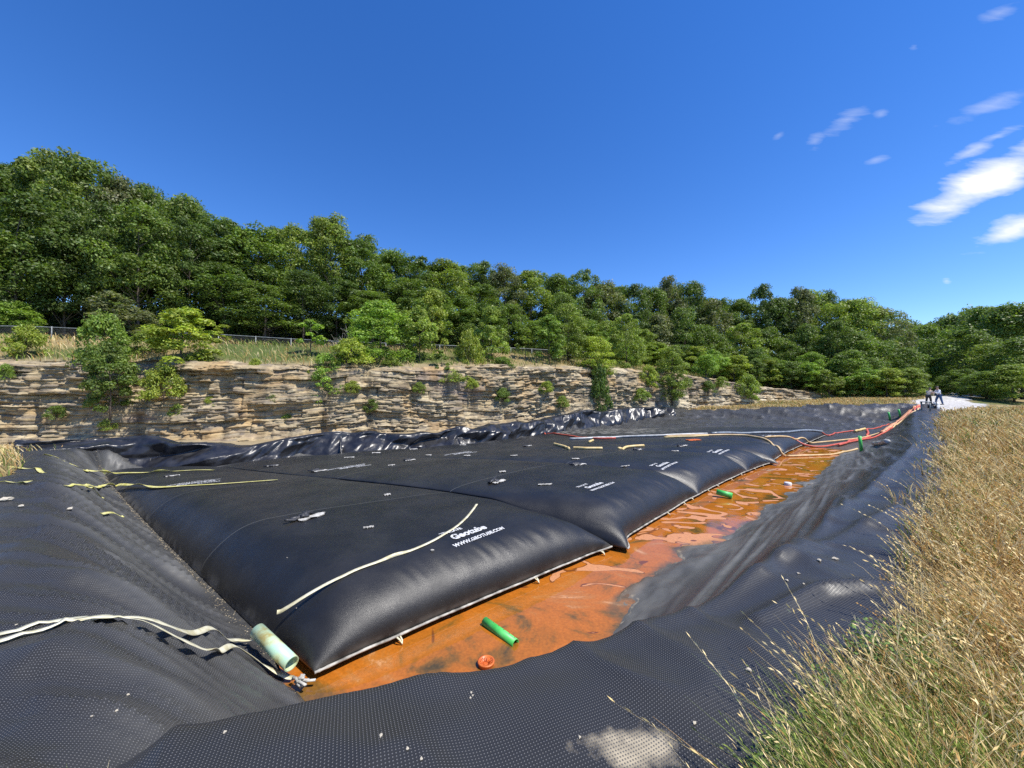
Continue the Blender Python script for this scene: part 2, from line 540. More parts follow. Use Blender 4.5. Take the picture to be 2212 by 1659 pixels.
def bag_mat():
    m, nt, bs = new_mat('woven_geotextile')
    uvn = N(nt, 'ShaderNodeUVMap')           # u: metres from the outlet end, v: metres across
    sp_ = N(nt, 'ShaderNodeSeparateXYZ')
    L(nt, uvn.outputs[0], sp_.inputs[0])
    ph = math_node(nt, 'DIVIDE', math_node(nt, 'ADD', sp_.outputs[0], -1.9), 4.4)
    fr = math_node(nt, 'ABSOLUTE', math_node(nt, 'SUBTRACT', math_node(nt, 'FRACT', ph), 0.5))
    line = math_node(nt, 'LESS_THAN', fr, 0.0024)
    panel = math_node(nt, 'FRACT', math_node(nt, 'MULTIPLY', math_node(nt, 'FLOOR', math_node(nt, 'ADD', ph, 0.5)), 0.377))
    tcn = N(nt, 'ShaderNodeTexCoord')
    nz = N(nt, 'ShaderNodeTexNoise')
    nz.inputs['Scale'].default_value = 0.9
    nz.inputs['Detail'].default_value = 9
    nz.inputs['Roughness'].default_value = 0.65
    L(nt, tcn.outputs['Object'], nz.inputs['Vector'])
    cr = N(nt, 'ShaderNodeValToRGB')
    cr.color_ramp.elements[0].color = (0.013, 0.0128, 0.0125, 1)
    cr.color_ramp.elements[1].color = (0.031, 0.030, 0.0275, 1)
    cr.color_ramp.elements[0].position = 0.35
    cr.color_ramp.elements[1].position = 0.7
    L(nt, math_node(nt, 'MULTIPLY_ADD', panel, 0.22, math_node(nt, 'SUBTRACT', nz.outputs['Fac'], 0.1)), cr.inputs[0])
    lm = N(nt, 'ShaderNodeMixRGB')
    lm.inputs[2].default_value = (0.12, 0.12, 0.11, 1)
    L(nt, math_node(nt, 'MULTIPLY', line, 0.7), lm.inputs[0]); L(nt, cr.outputs[0], lm.inputs[1])
    # dried silt low on the sides
    at_ = N(nt, 'ShaderNodeAttribute', attribute_name='var')
    s2 = N(nt, 'ShaderNodeSeparateColor')
    L(nt, at_.outputs['Color'], s2.inputs[0])
    nz3 = N(nt, 'ShaderNodeTexNoise')
    nz3.inputs['Scale'].default_value = 3.0
    nz3.inputs['Detail'].default_value = 8
    L(nt, tcn.outputs['Object'], nz3.inputs['Vector'])
    sf = math_node(nt, 'MULTIPLY', s2.outputs[0], math_node(nt, 'MULTIPLY_ADD', math_node(nt, 'SUBTRACT', nz3.outputs['Fac'], 0.46), 5, 0.2, clamp=True), clamp=True)
    sm = N(nt, 'ShaderNodeMixRGB')
    sm.inputs[2].default_value = (0.2, 0.19, 0.165, 1)
    L(nt, sf, sm.inputs[0]); L(nt, lm.outputs[0], sm.inputs[1])
    L(nt, sm.outputs[0], bs.inputs['Base Color'])
    L(nt, math_node(nt, 'MULTIPLY_ADD', nz3.outputs['Fac'], 0.3, 0.27), bs.inputs['Roughness'])
    bs.inputs['Specular IOR Level'].default_value = 0.5
    wv = N(nt, 'ShaderNodeTexNoise')
    wv.inputs['Scale'].default_value = 160
    wv.inputs['Detail'].default_value = 3
    L(nt, tcn.outputs['Object'], wv.inputs['Vector'])
    wv2 = N(nt, 'ShaderNodeTexNoise')
    wv2.inputs['Scale'].default_value = 22
    wv2.inputs['Detail'].default_value = 5
    L(nt, tcn.outputs['Object'], wv2.inputs['Vector'])
    bp = N(nt, 'ShaderNodeBump')
    bp.inputs['Strength'].default_value = 0.55
    bp.inputs['Distance'].default_value = 0.005
    L(nt, math_node(nt, 'MULTIPLY_ADD', wv2.outputs['Fac'], 0.45, wv.outputs['Fac']), bp.inputs['Height'])
    L(nt, bp.outputs[0], bs.inputs['Normal'])
    return m
M['bag'] = bag_mat()

def water_mat():
    m, nt, bs = new_mat('rusty_water')
    tcn = N(nt, 'ShaderNodeTexCoord')
    def nz(scale, detail, dist=0.0, rough=0.6, loc=(0, 0, 0), sc=(1, 1, 1)):
        mp = N(nt, 'ShaderNodeMapping')
        mp.inputs['Location'].default_value = loc
        mp.inputs['Rotation'].default_value = (0, 0, R(41))
        mp.inputs['Scale'].default_value = sc
        L(nt, tcn.outputs['Object'], mp.inputs[0])
        n = N(nt, 'ShaderNodeTexNoise')
        n.inputs['Scale'].default_value = scale
        n.inputs['Detail'].default_value = detail
        n.inputs['Distortion'].default_value = dist
        n.inputs['Roughness'].default_value = rough
        L(nt, mp.outputs[0], n.inputs['Vector'])
        return n.outputs['Fac']
    a = nz(0.7, 9, 1.6, 0.62, sc=(1, 1.5, 1))
    cr = N(nt, 'ShaderNodeValToRGB')
    els = cr.color_ramp.elements
    els[0].position = 0.31; els[0].color = (0.075, 0.052, 0.018, 1)
    els[1].position = 0.70; els[1].color = (0.50, 0.245, 0.10, 1)
    for p, c in ((0.39, (0.2, 0.09, 0.016)), (0.45, (0.33, 0.11, 0.013)), (0.55, (0.41, 0.125, 0.013)), (0.64, (0.38, 0.14, 0.026))):
        e = els.new(p); e.color = (*c, 1)
    L(nt, a, cr.inputs[0])
    b = nz(0.9, 2.2, 2.2, 0.35, (5, 3, 0), (1.0, 1.5, 1))
    sx_ = N(nt, 'ShaderNodeSeparateXYZ'); L(nt, tcn.outputs['Object'], sx_.inputs[0])
    nearm = N(nt, 'ShaderNodeMapRange'); nearm.inputs['From Min'].default_value = 7.5; nearm.inputs['From Max'].default_value = 5.0
    L(nt, sx_.outputs['Y'], nearm.inputs['Value'])
    b = math_node(nt, 'SUBTRACT', b, math_node(nt, 'MULTIPLY', nearm.outputs[0], 0.12))
    isl = N(nt, 'ShaderNodeMapRange')
    isl.inputs['From Min'].default_value = 0.605
    isl.inputs['From Max'].default_value = 0.611
    L(nt, b, isl.inputs['Value'])
    rim = N(nt, 'ShaderNodeMapRange')
    rim.inputs['From Min'].default_value = 0.573
    rim.inputs['From Max'].default_value = 0.59
    L(nt, b, rim.inputs['Value'])
    m1 = N(nt, 'ShaderNodeMixRGB')
    m1.inputs[2].default_value = (0.13, 0.042, 0.014, 1)
    L(nt, math_node(nt, 'MULTIPLY', rim.outputs[0], 0.85), m1.inputs[0]); L(nt, cr.outputs[0], m1.inputs[1])
    m2 = N(nt, 'ShaderNodeMixRGB')
    m2.inputs[2].default_value = (0.5, 0.22, 0.095, 1)
    L(nt, isl.outputs[0], m2.inputs[0]); L(nt, m1.outputs[0], m2.inputs[1])
    wa_ = N(nt, 'ShaderNodeAttribute', attribute_name='var')
    ws_ = N(nt, 'ShaderNodeSeparateColor'); L(nt, wa_.outputs['Color'], ws_.inputs[0])
    m3 = N(nt, 'ShaderNodeMixRGB')
    m3.inputs[2].default_value = (0.10, 0.075, 0.032, 1)
    L(nt, math_node(nt, 'MULTIPLY', ws_.outputs[0], math_node(nt, 'MULTIPLY_ADD', nz(1.6, 6, 0.8), 2.6, -0.6, clamp=True), clamp=True), m3.inputs[0]); L(nt, m2.outputs[0], m3.inputs[1])
    m2 = m3
    f = nz(26, 6, 0.5)
    sc_ = N(nt, 'ShaderNodeVectorMath', operation='SCALE')
    L(nt, m2.outputs[0], sc_.inputs[0])
    L(nt, math_node(nt, 'MULTIPLY_ADD', f, 0.9, 0.55), sc_.inputs['Scale'])
    L(nt, sc_.outputs[0], bs.inputs['Base Color'])
    rr = math_node(nt, 'MULTIPLY_ADD', isl.outputs[0], 0.5, 0.04)
    L(nt, rr, bs.inputs['Roughness'])
    bs.inputs['Specular IOR Level'].default_value = 0.5
    bp = N(nt, 'ShaderNodeBump')
    bp.inputs['Strength'].default_value = 0.05
    bp.inputs['Distance'].default_value = 0.02
    L(nt, nz(6, 4, 0.3), bp.inputs['Height'])
    L(nt, bp.outputs[0], bs.inputs['Normal'])
    return m
M['water'] = water_mat()

# ------------------------------------------------------------------ the lie of the land
FLOOR = -1.8
WATER = -1.735
CREST = np.array([(-1.75, 1.0, 0), (-1.52, 1.72, 0.04), (-0.87, 1.89, 0.085), (-0.27, 2.02, 0.075), (0.56, 2.34, 0.03), (1.33, 2.71, 0), (1.84, 3.0, 0),
                  (4.2, 4.7, 0), (12, 10.9, 0), (31.2, 28.6, 0), (41, 37.3, 0), (19.6, 43.5, -0.8), (9, 37.6, -1.2),
                  (-0.8, 26.7, -1.25), (-10.5, 19.6, -1.25), (-17.0, 16.2, -0.85), (-15.6, 12.3, -0.5), (-5.2, 4.14, -0.12),
                  (-3.2, 2.65, -0.05), (-2.55, 2.05, -0.16), (-2.3, 1.0, -0.05)])
TOE = np.array([(-1.9, 3.9, -1.8), (0.0, 3.95, -1.8), (0.85, 4.95, -1.8), (1.75, 6.2, -1.8), (3.2, 7.7, -1.8), (5.9, 10.1, -1.8), (9.3, 12.9, -1.8), (18.4, 20.8, -1.8),
                (36, 34.5, -1.45), (21, 40.5, -1.4), (9.5, 35.3, -1.7), (0.2, 25.6, -1.8), (-9.6, 18.2, -1.8), (-16.4, 14.9, -1.75)])
CLIFF = np.array([  # x, y, base z, top z, bank z behind
    (-75, 9, -1.0, 3.4, 5.2), (-29, 21, -1.5, 3.45, 5.4), (-19.9, 22.5, -1.6, 3.4, 5.4), (-12.7, 25, -1.5, 3.35, 5.4), (-7.2, 28, -1.4, 3.6, 5.4),
    (3.8, 34, -1.3, 4.0, 5.7), (10.5, 39, -1.2, 4.1, 5.6), (19.8, 45, -0.9, 4.0, 5.2), (27.9, 49, -0.5, 3.3, 4.4), (36, 52, 0.1, 2.1, 3.2),
    (52, 56, 0.7, 1.2, 2.0), (75, 68, 0.9, 1.3, 2.2), (120, 100, 1.6, 2.0, 3.5)])
ANCH = np.array([tuple(c) for c in CREST] + [tuple(c[:3]) for c in CLIFF] + [
    (0, 0, 0), (-3, 0, 0), (3, 1, 0), (0, -6, 0), (8, 5, 0), (20, 14, 0.05), (32, 24, 0.05), (43, 37, 0.12), (52, 40, 0.1), (-8, 3, -0.1), (-16, 6, -0.4), (-20, 12, -0.9), (-24, 16, -1.3),
    (60, 38, -0.6), (40, 20, -0.3), (30, 5, -0.3), (60, 10, -1), (80, 60, 0.4), (94, 80, 1.9), (-40, 5, -0.5), (0, -60, -1), (100, 0, -2), (-80, -10, -1), (300, 100, 2), (-300, 0, 0), (0, -300, -2), (300, -100, -2),
    (30, 43.5, -0.25), (38, 42, 0.05), (25, 44.5, -0.5), (48, 47, 0.5), (60, 55, 0.8)])

def idw(x, y, A, p=4):
    num = np.zeros_like(x); den = np.zeros_like(x)
    for a in A:
        w = 1.0 / (((x - a[0]) ** 2 + (y - a[1]) ** 2) ** (p / 2) + 0.02)
        num += w * a[2]; den += w
    return num / den

def seg_dist(x, y, a, b):
    ax, ay = a[0], a[1]
    bx, by = b[0] - ax, b[1] - ay
    t = np.clip(((x - ax) * bx + (y - ay) * by) / (bx * bx + by * by), 0, 1)
    return np.hypot(x - ax - t * bx, y - ay - t * by), t

def poly_dist(x, y, P):
    d = np.full_like(x, 1e9)
    ins = np.zeros(x.shape, bool)
    n = len(P)
    for i in range(n):
        a, b = P[i], P[(i + 1) % n]
        d = np.minimum(d, seg_dist(x, y, a, b)[0])
        cond = (a[1] > y) != (b[1] > y)
        with np.errstate(divide='ignore', invalid='ignore'):
            xi = (b[0] - a[0]) * (y - a[1]) / (b[1] - a[1] + 1e-12) + a[0]
        ins ^= cond & (x < xi)
    return d, ins

def pit_t(x, y):
    dc, ic = poly_dist(x, y, CREST)
    dt, it = poly_dist(x, y, TOE)
    t = np.where(ic, dc / (dc + dt + 1e-6), 0.0)
    t = np.where(it, 1.0, t)
    return t, np.where(ic, dc, -dc)

def cliff_info(x, y):
    d = np.full_like(x, 1e9); sg = np.ones_like(x)
    zb = np.zeros_like(x); zt = np.zeros_like(x); zk = np.zeros_like(x)
    for i in range(len(CLIFF) - 1):
        a, b = CLIFF[i], CLIFF[i + 1]
        dd, t = seg_dist(x, y, a, b)
        m = dd < d
        cr = (b[0] - a[0]) * (y - a[1]) - (b[1] - a[1]) * (x - a[0])
        d = np.where(m, dd, d); sg = np.where(m, np.sign(cr), sg)
        zb = np.where(m, a[2] + t * (b[2] - a[2]), zb)
        zt = np.where(m, a[3] + t * (b[3] - a[3]), zt)
        zk = np.where(m, a[4] + t * (b[4] - a[4]), zk)
    return d * sg, zb, zt, zk

def terrain(x, y):
    x = np.asarray(x, float); y = np.asarray(y, float)
    front = idw(x, y, ANCH)
    dcl, zb, zt, zk = cliff_info(x, y)
    back = zt + (zk - zt) * sstep(0.5, 7.5, dcl) + 0.24 * np.clip(dcl - 13, 0, 50) + 0.35 * (fbm(x * 0.4, y * 0.4, 5) - 0.5)
    w = sstep(0.35, 1.3, dcl)
    near = np.hypot(x, y)
    rough = 0.18 * (fbm(x * 0.8, y * 0.8, 3) - 0.5) * sstep(2, 8, near)
    return (front + rough) * (1 - w) + back * w

def profile(t):
    t = (np.sqrt(t * t + 0.0036) - 0.06) / 0.9418
    return 1 - np.power(np.clip(1 - t, 0, 1), 1.55)

def liner_z(x, y, wrinkle=True):
    x = np.asarray(x, float); y = np.asarray(y, float)
    t, dc = pit_t(x, y)
    zc = idw(x, y, CREST)
    zf = idw(x, y, TOE)
    lw = sstep(-1.3, -2.4, x)
    S = profile(t) * (1 - lw) + (0.45 * t + 0.55 * sstep(0, 1, t)) * lw
    z = zc * (1 - S) + zf * S
    # round the crest a little
    z = z - 0.05 * np.exp(-(dc / 0.25) ** 2)
    if wrinkle:
        al = 0.99 * x + 0.12 * y; ac = -0.12 * x + 0.99 * y
        left = sstep(-1.4, -2.4, x) * sstep(-0.7, 0.5, dc) * sstep(1.0, 0.86, t) * sstep(20, 15, y)
        warp = 0.5 * vnoise(al * 0.35, ac * 0.5, 21)
        r1 = 1 - np.abs(2 * vnoise(ac * 2.1 + warp, al * 0.22, 22) - 1)
        r2 = 1 - np.abs(2 * vnoise(ac * 4.6 + warp * 2, al * 0.3, 23) - 1)
        z = z + left * (0.15 * (r1 ** 2.6 - 0.25) + 0.10 * (r2 ** 3.0 - 0.25) + 0.04 * ((1 - np.abs(2 * vnoise(ac * 11 + warp * 3, al * 0.5, 24) - 1)) ** 2 - 0.3))
        q = -0.656 * x + 0.755 * y; s = 0.755 * x + 0.656 * y
        right = sstep(-0.3, 1.0, x) * sstep(7, 5, q - 0.02 * s) * sstep(0.0, 0.1, t) * (0.25 + 0.75 * sstep(0.8, 0.4, t)) * sstep(1.0, 0.9, t) * sstep(45, 30, s)
        qq = q - 0.12 * s + 0.35 * vnoise(s * 0.3, q * 0.4, 31)
        k1 = 1 - np.abs(2 * vnoise(qq * 1.9, s * 0.16, 32) - 1)
        k2 = 1 - np.abs(2 * vnoise(qq * 4.4, s * 0.2, 33) - 1)
        k3 = 1 - np.abs(2 * vnoise(qq * 10, s * 0.45, 36) - 1)
        z = z + right * (0.08 * (k1 ** 3 - 0.25) + 0.065 * (k2 ** 2.5 - 0.3) + 0.028 * (k3 ** 2 - 0.3))
        # lumpy top of the bank
        top = sstep(0.25, 0.0, t)
        z = z + top * (0.12 * (fbm(x * 0.9, y * 0.9, 41, 3) - 0.5) + 0.045 * (1 - np.abs(2 * vnoise(x * 1.7 + y * 1.2, (y - x) * 0.6, 44) - 1)) ** 3)
        # creases along the top of the right bank, across the fall
        tr = sstep(0.3, 1.5, x) * sstep(0.35, 0.1, t) * sstep(-0.6, -0.2, dc)
        z = z + tr * 0.03 * (1 - np.abs(2 * vnoise(q * 1.2, s * 1.7, 46) - 1)) ** 3
        for line, amp, wid in ((((0.1, 2.28), (1.2, 2.72), (2.2, 3.32), (4.0, 4.75), (7.5, 7.4), (12, 11.1)), 0.05, 0.085),
                               (((1.7, 2.62), (2.4, 2.93), (3.1, 3.0)), 0.06, 0.07), (((2.6, 3.6), (3.6, 4.1), (5.2, 5.0)), 0.05, 0.08), (((-1.3, 1.72), (-0.6, 1.5), (0.1, 1.25)), 0.03, 0.12)):
            dd = np.full_like(x, 9.0)
            for k_ in range(len(line) - 1):
                dd = np.minimum(dd, seg_dist(x, y, line[k_], line[k_ + 1])[0])
            wob_ = 0.5 + vnoise(s * 1.3, q * 0.5, 57)
            z = z + amp * wob_ * np.exp(-(dd / wid) ** 2)
        # far slope and floor: crumpled
        far = sstep(24, 32, y)
        z = z + far * (0.34 * (1 - np.abs(2 * vnoise(x * 1.25 + 0.9 * y, y * 0.2, 51) - 1)) ** 2.5 * (0.3 + 0.7 * sstep(0.99, 0.8, t)) + 0.2 * (1 - np.abs(2 * fbm(x * 0.7, y * 0.8, 52, 3) - 1)) ** 2 - 0.12)
        # rippled toe: gives the puddle a ragged edge
        toe = sstep(0.75, 0.9, t) * sstep(-1, 1, x)
        z = z + sstep(0.5, 0.8, t) * sstep(1.02, 0.96, t) * sstep(-0.5, 1, x) * sstep(30, 24, s) * (0.30 * (fbm(s * 0.55, q * 0.9, 61, 4) - 0.5) + 0.24 * (fbm(s * 1.5, q * 1.7, 62, 4) - 0.5))
    return z

def fold_light(x, y):                  # fold shading painted into the liner colour: pale ridge lines, dark valleys
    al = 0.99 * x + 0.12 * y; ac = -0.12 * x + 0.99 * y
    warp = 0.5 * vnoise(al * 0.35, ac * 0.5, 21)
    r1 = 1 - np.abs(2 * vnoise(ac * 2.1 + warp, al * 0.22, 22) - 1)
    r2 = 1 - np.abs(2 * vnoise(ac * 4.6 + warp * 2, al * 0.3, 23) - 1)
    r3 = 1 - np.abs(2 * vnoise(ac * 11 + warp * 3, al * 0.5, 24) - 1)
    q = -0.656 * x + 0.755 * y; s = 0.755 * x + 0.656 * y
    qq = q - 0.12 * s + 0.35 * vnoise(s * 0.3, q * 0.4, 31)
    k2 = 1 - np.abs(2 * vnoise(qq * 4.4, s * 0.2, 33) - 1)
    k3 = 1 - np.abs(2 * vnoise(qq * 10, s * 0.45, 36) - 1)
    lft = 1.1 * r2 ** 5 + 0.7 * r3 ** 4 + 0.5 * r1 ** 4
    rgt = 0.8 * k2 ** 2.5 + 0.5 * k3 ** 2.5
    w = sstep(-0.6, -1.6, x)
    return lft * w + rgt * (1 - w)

# ---- ground sheet
def graded(a, b, n, k):
    u = np.linspace(-1, 1, n)
    f = np.sinh(k * u) / math.sinh(k)
    return np.where(f < 0, -f * a, f * b)

gx = graded(-700, 700, 420, 5.2); gy = graded(-500, 900, 440, 5.2)
X, Yg = np.meshgrid(gx, gy, indexing='ij')
xf, yf = X.ravel(), Yg.ravel()
zg = terrain(xf, yf)
tpit, dcp = pit_t(xf, yf)
zl = liner_z(xf, yf, False)
zg = np.where(dcp > -1.6, np.minimum(zg, zl) - 0.16 - 0.3 * sstep(0, 0.5, dcp), zg)
dclg, _, _, _ = cliff_info(xf, yf)
nn = fbm(xf * 0.25, yf * 0.25, 9)
straw = np.array([0.26, 0.2, 0.095]); green = np.array([0.09, 0.115, 0.035]); forest = np.array([0.05, 0.042, 0.026])
colg = straw + (green - straw) * sstep(0.45, 0.65, nn)[:, None]
rub_ = sstep(-9, -6, dclg) * sstep(3, 1, dclg) * sstep(34, 26, xf)
colg = colg * (1 - rub_[:, None]) + np.array([0.30, 0.235, 0.135]) * rub_[:, None]
wood = sstep(11, 16, dclg)
colg = colg * (1 - wood[:, None]) + forest * wood[:, None]
ground = link('ground', make_mesh('ground', np.stack([xf, yf, zg], 1), grid_faces(len(gx), len(gy)), M['soil'], True, col=colg))
tag(ground, 'dry grassy ground around the lined pit', kind='structure')

# ---- liner sheet in the pit's own frame (s along the channel, t across)
SD = np.array([0.755, 0.656]); TD = np.array([-0.656, 0.755])
def grow(a, b, h0, g):
    out = [0.0]; h = h0
    while out[-1] < b: out.append(out[-1] + h); h = min(h * g, 0.22)
    neg = [0.0]; h = h0
    while neg[-1] > a: neg.append(neg[-1] - h); h = min(h * g, 0.09)
    return np.array(neg[:0:-1] + out)
gs = grow(-13, 58, 0.028, 1.0065); gt = grow(-2.6, 32, 0.028, 1.0045)
S_, T_ = np.meshgrid(gs, gt, indexing='ij')
sf, tf = S_.ravel(), T_.ravel()
lx = SD[0] * sf + TD[0] * tf; ly = SD[1] * sf + TD[1] * tf
lz = liner_z(lx, ly)
tl, dl = pit_t(lx, ly)
# edge of the liner: right along the grass, left along the far grass patch
OUT = np.array([(0.9, -1.2), (0.95, 0.9), (1.25, 1.5), (1.9, 1.95), (2.6, 2.35), (4.6, 4.0), (6.6, 5.7), (12.6, 10.7), (31.8, 27.2), (42, 36.6),
                (42.3, 37.8), (19.6, 44.3), (8.6, 38.2), (-1.2, 27.1), (-11, 20), (-17.6, 16.6), (-16.8, 12.6), (-14.2, 10.6), (-12.0, 8.9), (-10.2, 7.1), (-9.5, 4.0), (-9, -2)])
od, oi_ = poly_dist(lx, ly, OUT)
keep = oi_
idx = grid_faces(len(gs), len(gt))
idx = idx[keep[idx].all(1)]
used = np.unique(idx)
remap = np.full(len(lx), -1); remap[used] = np.arange(len(used))
lu, lv2 = lx[used], ly[used]
tt = tl[used]
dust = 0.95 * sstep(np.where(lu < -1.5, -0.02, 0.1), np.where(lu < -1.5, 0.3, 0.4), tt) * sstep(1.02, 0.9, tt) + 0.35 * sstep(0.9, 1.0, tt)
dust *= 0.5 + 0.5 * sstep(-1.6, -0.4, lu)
rub = fold_light(lu, lv2)
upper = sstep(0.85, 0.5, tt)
dust = dust * np.where(lu < -1.2, 0.02 + 1.05 * rub * (0.55 + 0.45 * sstep(4.0, 6.0, lv2)), (0.15 + 1.25 * rub) * upper + (1 - upper) * (0.7 + 0.4 * rub))  # slope dust scaled by the painted light on the fold ridges
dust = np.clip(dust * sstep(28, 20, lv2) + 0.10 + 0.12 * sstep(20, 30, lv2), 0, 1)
def spot(px, py, r, k=1.0, z=0.0, ax=1.0):
    p = gp(px, py, z)
    return k * np.exp(-(((lu - p[0]) / ax) ** 2 + (lv2 - p[1]) ** 2) / (r * r))
sand = spot(1420, 1605, 0.1, 0.85, ax=1.6) + spot(1300, 1650, 0.09, 0.85, ax=2.0) + spot(1360, 1640, 0.08, 0.6, ax=2.0) + spot(320, 1590, 0.045, 0.9, -0.1, 1.8)
sand = sand + 0.0 * sstep(0.62, 0.8, fbm(lu * 1.5, lv2 * 1.5, 71)) * sstep(0.3, 0.0, tt)
q_ = -0.656 * lu + 0.755 * lv2
rust = sstep(0.86, 0.99, tt) * sstep(-1, 1, lu) * sstep(12, 8, q_) * sstep(26, 20, lv2) * 0.8
sand = sand + 0.75 * np.exp(-((lz[used] - WATER - 0.014) / 0.010) ** 2) * sstep(-0.5, 0.5, lu) * sstep(24, 20, lv2)
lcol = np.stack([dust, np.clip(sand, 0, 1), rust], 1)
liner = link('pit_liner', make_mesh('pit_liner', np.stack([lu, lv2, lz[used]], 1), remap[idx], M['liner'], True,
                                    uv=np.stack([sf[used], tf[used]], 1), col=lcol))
tag(liner, 'black dimpled plastic liner covering the whole pit, wrinkled on its slopes', 'pit liner')

# ------------------------------------------------------------------ geotextile bags
K = [gp(672, 1480, FLOOR), gp(1316, 1196, FLOOR), gp(1504, 1079, FLOOR), gp(1612, 1026, FLOOR), gp(1659, 1008, FLOOR),
     gp(1694, 985, FLOOR), gp(1732, 967, FLOOR), np.array([23.2, 27.4, FLOOR])]
E = [np.array(p) for p in ((-16.5, 14.8), (-12.7, 15.5), (-9.4, 18.3), (-5.6, 20.0), (-2.6, 22.2), (-0.1, 24.6), (2.2, 27.0), (5.6, 31.0))]
HB = [0.66, 0.72, 0.70, 0.64, 0.6, 0.58, 0.52]
Z0 = FLOOR + 0.17
BAGS = []
for i in range(7):
    BAGS.append(dict(i=i, k0=K[i][:2], k1=K[i + 1][:2], e0=E[i], e1=E[i + 1], H=HB[i]))

def bag_xy(b, a, c):               # a across 0..1, c along 0..1
    a = np.asarray(a)[..., None]; c = np.asarray(c)[..., None]
    return (b['k0'] * (1 - a) + b['k1'] * a) * (1 - c) + (b['e0'] * (1 - a) + b['e1'] * a) * c

def gprof(x, p=0.9):
    x = np.clip(x, 0, 1)
    return np.power(np.maximum(1 - (1 - x) ** 2, 0), 0.5 * p)

def bag_h(b, a, c):
    Wn = np.linalg.norm(b['k1'] - b['k0']); We = np.linalg.norm(b['e1'] - b['e0'])
    Ln = np.linalg.norm((b['e0'] + b['e1'] - b['k0'] - b['k1']) / 2)
    W = Wn * (1 - c) + We * c
    da = np.minimum(a, 1 - a) * W
    wa = min(1.1, 0.46 * min(Wn, We))
    ga = gprof(da / wa, 0.95)
    NOTCH = [(0.5, 3.0), (0.5, 3.0), (0.02, 1.3), (0.0, 0.9), (0.3, 2.0), (0.1, 1.4), (0.05, 1.2), (0.3, 2.0)]
    n0_, n1_ = NOTCH[b['i']], NOTCH[b['i'] + 1]
    o0 = np.where(a < 0.5, n0_[0], n1_[0]) / Ln; o1_ = np.where(a < 0.5, n0_[1], n1_[1]) / Ln
    tq_ = np.clip((c - o0) / (o1_ - o0), 0, 1)
    press = 0.84 * tq_ * tq_ * (3 - 2 * tq_) * sstep(0.0, 1.5 / Ln, 1 - c)   # neighbours press together and flatten
    if b['i'] == 0: press = np.where(a < 0.5, 0.0, press)
    if b['i'] == 6: press = np.where(a > 0.5, 0.0, press)
    ga = press + (1 - press) * ga
    gb = gprof(c * Ln / 1.3, 0.84) * gprof((1 - c) * Ln / 1.6, 0.9)
    h = b['H'] * ga * gb
    h = h * (1 - 0.7 * sstep(0.2, 1.0, c))
    h = h + 0.05 * np.sin(np.pi * np.clip(a, 0, 1)) * gb * ga
    h = h + 0.05 * (fbm(c * Ln * 0.5, a * Wn * 0.5, 95 + b['i'], 3) - 0.5) * np.clip(h / b['H'], 0, 1)
    return h

def bag_inv(b, x, y):              # world to (a, c) by a few Newton steps
    a = np.full_like(x, 0.5); c = np.full_like(x, 0.5)
    for _ in range(7):
        p = bag_xy(b, a, c)
        da = (b['k1'] - b['k0']) * (1 - c)[..., None] + (b['e1'] - b['e0']) * c[..., None]
        dc = (b['e0'] - b['k0']) * (1 - a)[..., None] + (b['e1'] - b['k1']) * a[..., None]
        rx, ry = x - p[..., 0], y - p[..., 1]
        det = da[..., 0] * dc[..., 1] - da[..., 1] * dc[..., 0]
        a = a + (rx * dc[..., 1] - ry * dc[..., 0]) / det
        c = c + (da[..., 0] * ry - da[..., 1] * rx) / det
        a = np.clip(a, -3, 4); c = np.clip(c, -3, 4)
    return a, c

def bags_z(x, y):
    z = np.full_like(x, -9.0)
    for b in BAGS:
        a, c = bag_inv(b, x, y)
        m = (a > 0) & (a < 1) & (c > 0) & (c < 1)
        h = Z0 + bag_h(b, np.clip(a, 0, 1), np.clip(c, 0, 1))
        z = np.where(m, np.maximum(z, h), z)
    return z

def surf(x, y, wr=True):
    x = np.atleast_1d(np.asarray(x, float)); y = np.atleast_1d(np.asarray(y, float))
    base = np.where(pit_t(x, y)[1] > -2.5, liner_z(x, y, wr), terrain(x, y))
    return np.maximum(np.maximum(base, bags_z(x, y)), np.where(pit_t(x, y)[0] > 0.8, WATER, -9))

def hit(px, py, wr=True):                   # first surface met by the ray through a pixel
    d = ray(px, py)
    t = np.geomspace(0.8, 90, 1400)
    zz = CAMZ + d[2] * t
    m = zz < surf(d[0] * t, d[1] * t, wr)
    i = int(np.argmax(m)) if m.any() else len(t) - 1
    lo, hi = t[max(i - 1, 0)], t[i]
    tt_ = np.linspace(lo, hi, 40)
    m = CAMZ + d[2] * tt_ < surf(d[0] * tt_, d[1] * tt_, wr)
    j = int(np.argmax(m)) if m.any() else 39
    return d * tt_[j] + np.array([0, 0, CAMZ])

def hits(seq, wr=True):
    return np.array([hit(px, py, wr) for px, py in seq])

BAG_LABELS = [
    'nearest black geotextile bag, beside the pale green pipe, a long strap across its top',
    'second black bag from the camera with a sharp drooping corner over the orange puddle',
    'third black bag from the camera with the green pipe end poking out under its seam',
    'narrow fourth black bag from the camera, ending in a small pointed tip at the puddle',
    'fifth black bag from the camera with a tan hose draped down its rounded end',
    'sixth black bag from the camera with red and tan hoses crossing its end',
    'farthest low black bag with the long white and grey pipes lying over it']
TEXT_ROWS = (('TENCATE', 0.125, 0.30, 0.006), ('Geotube', 0.25, 0.02, 0.012), ('WWW.GEOTUBE.COM', 0.13, -0.20, 0.006))

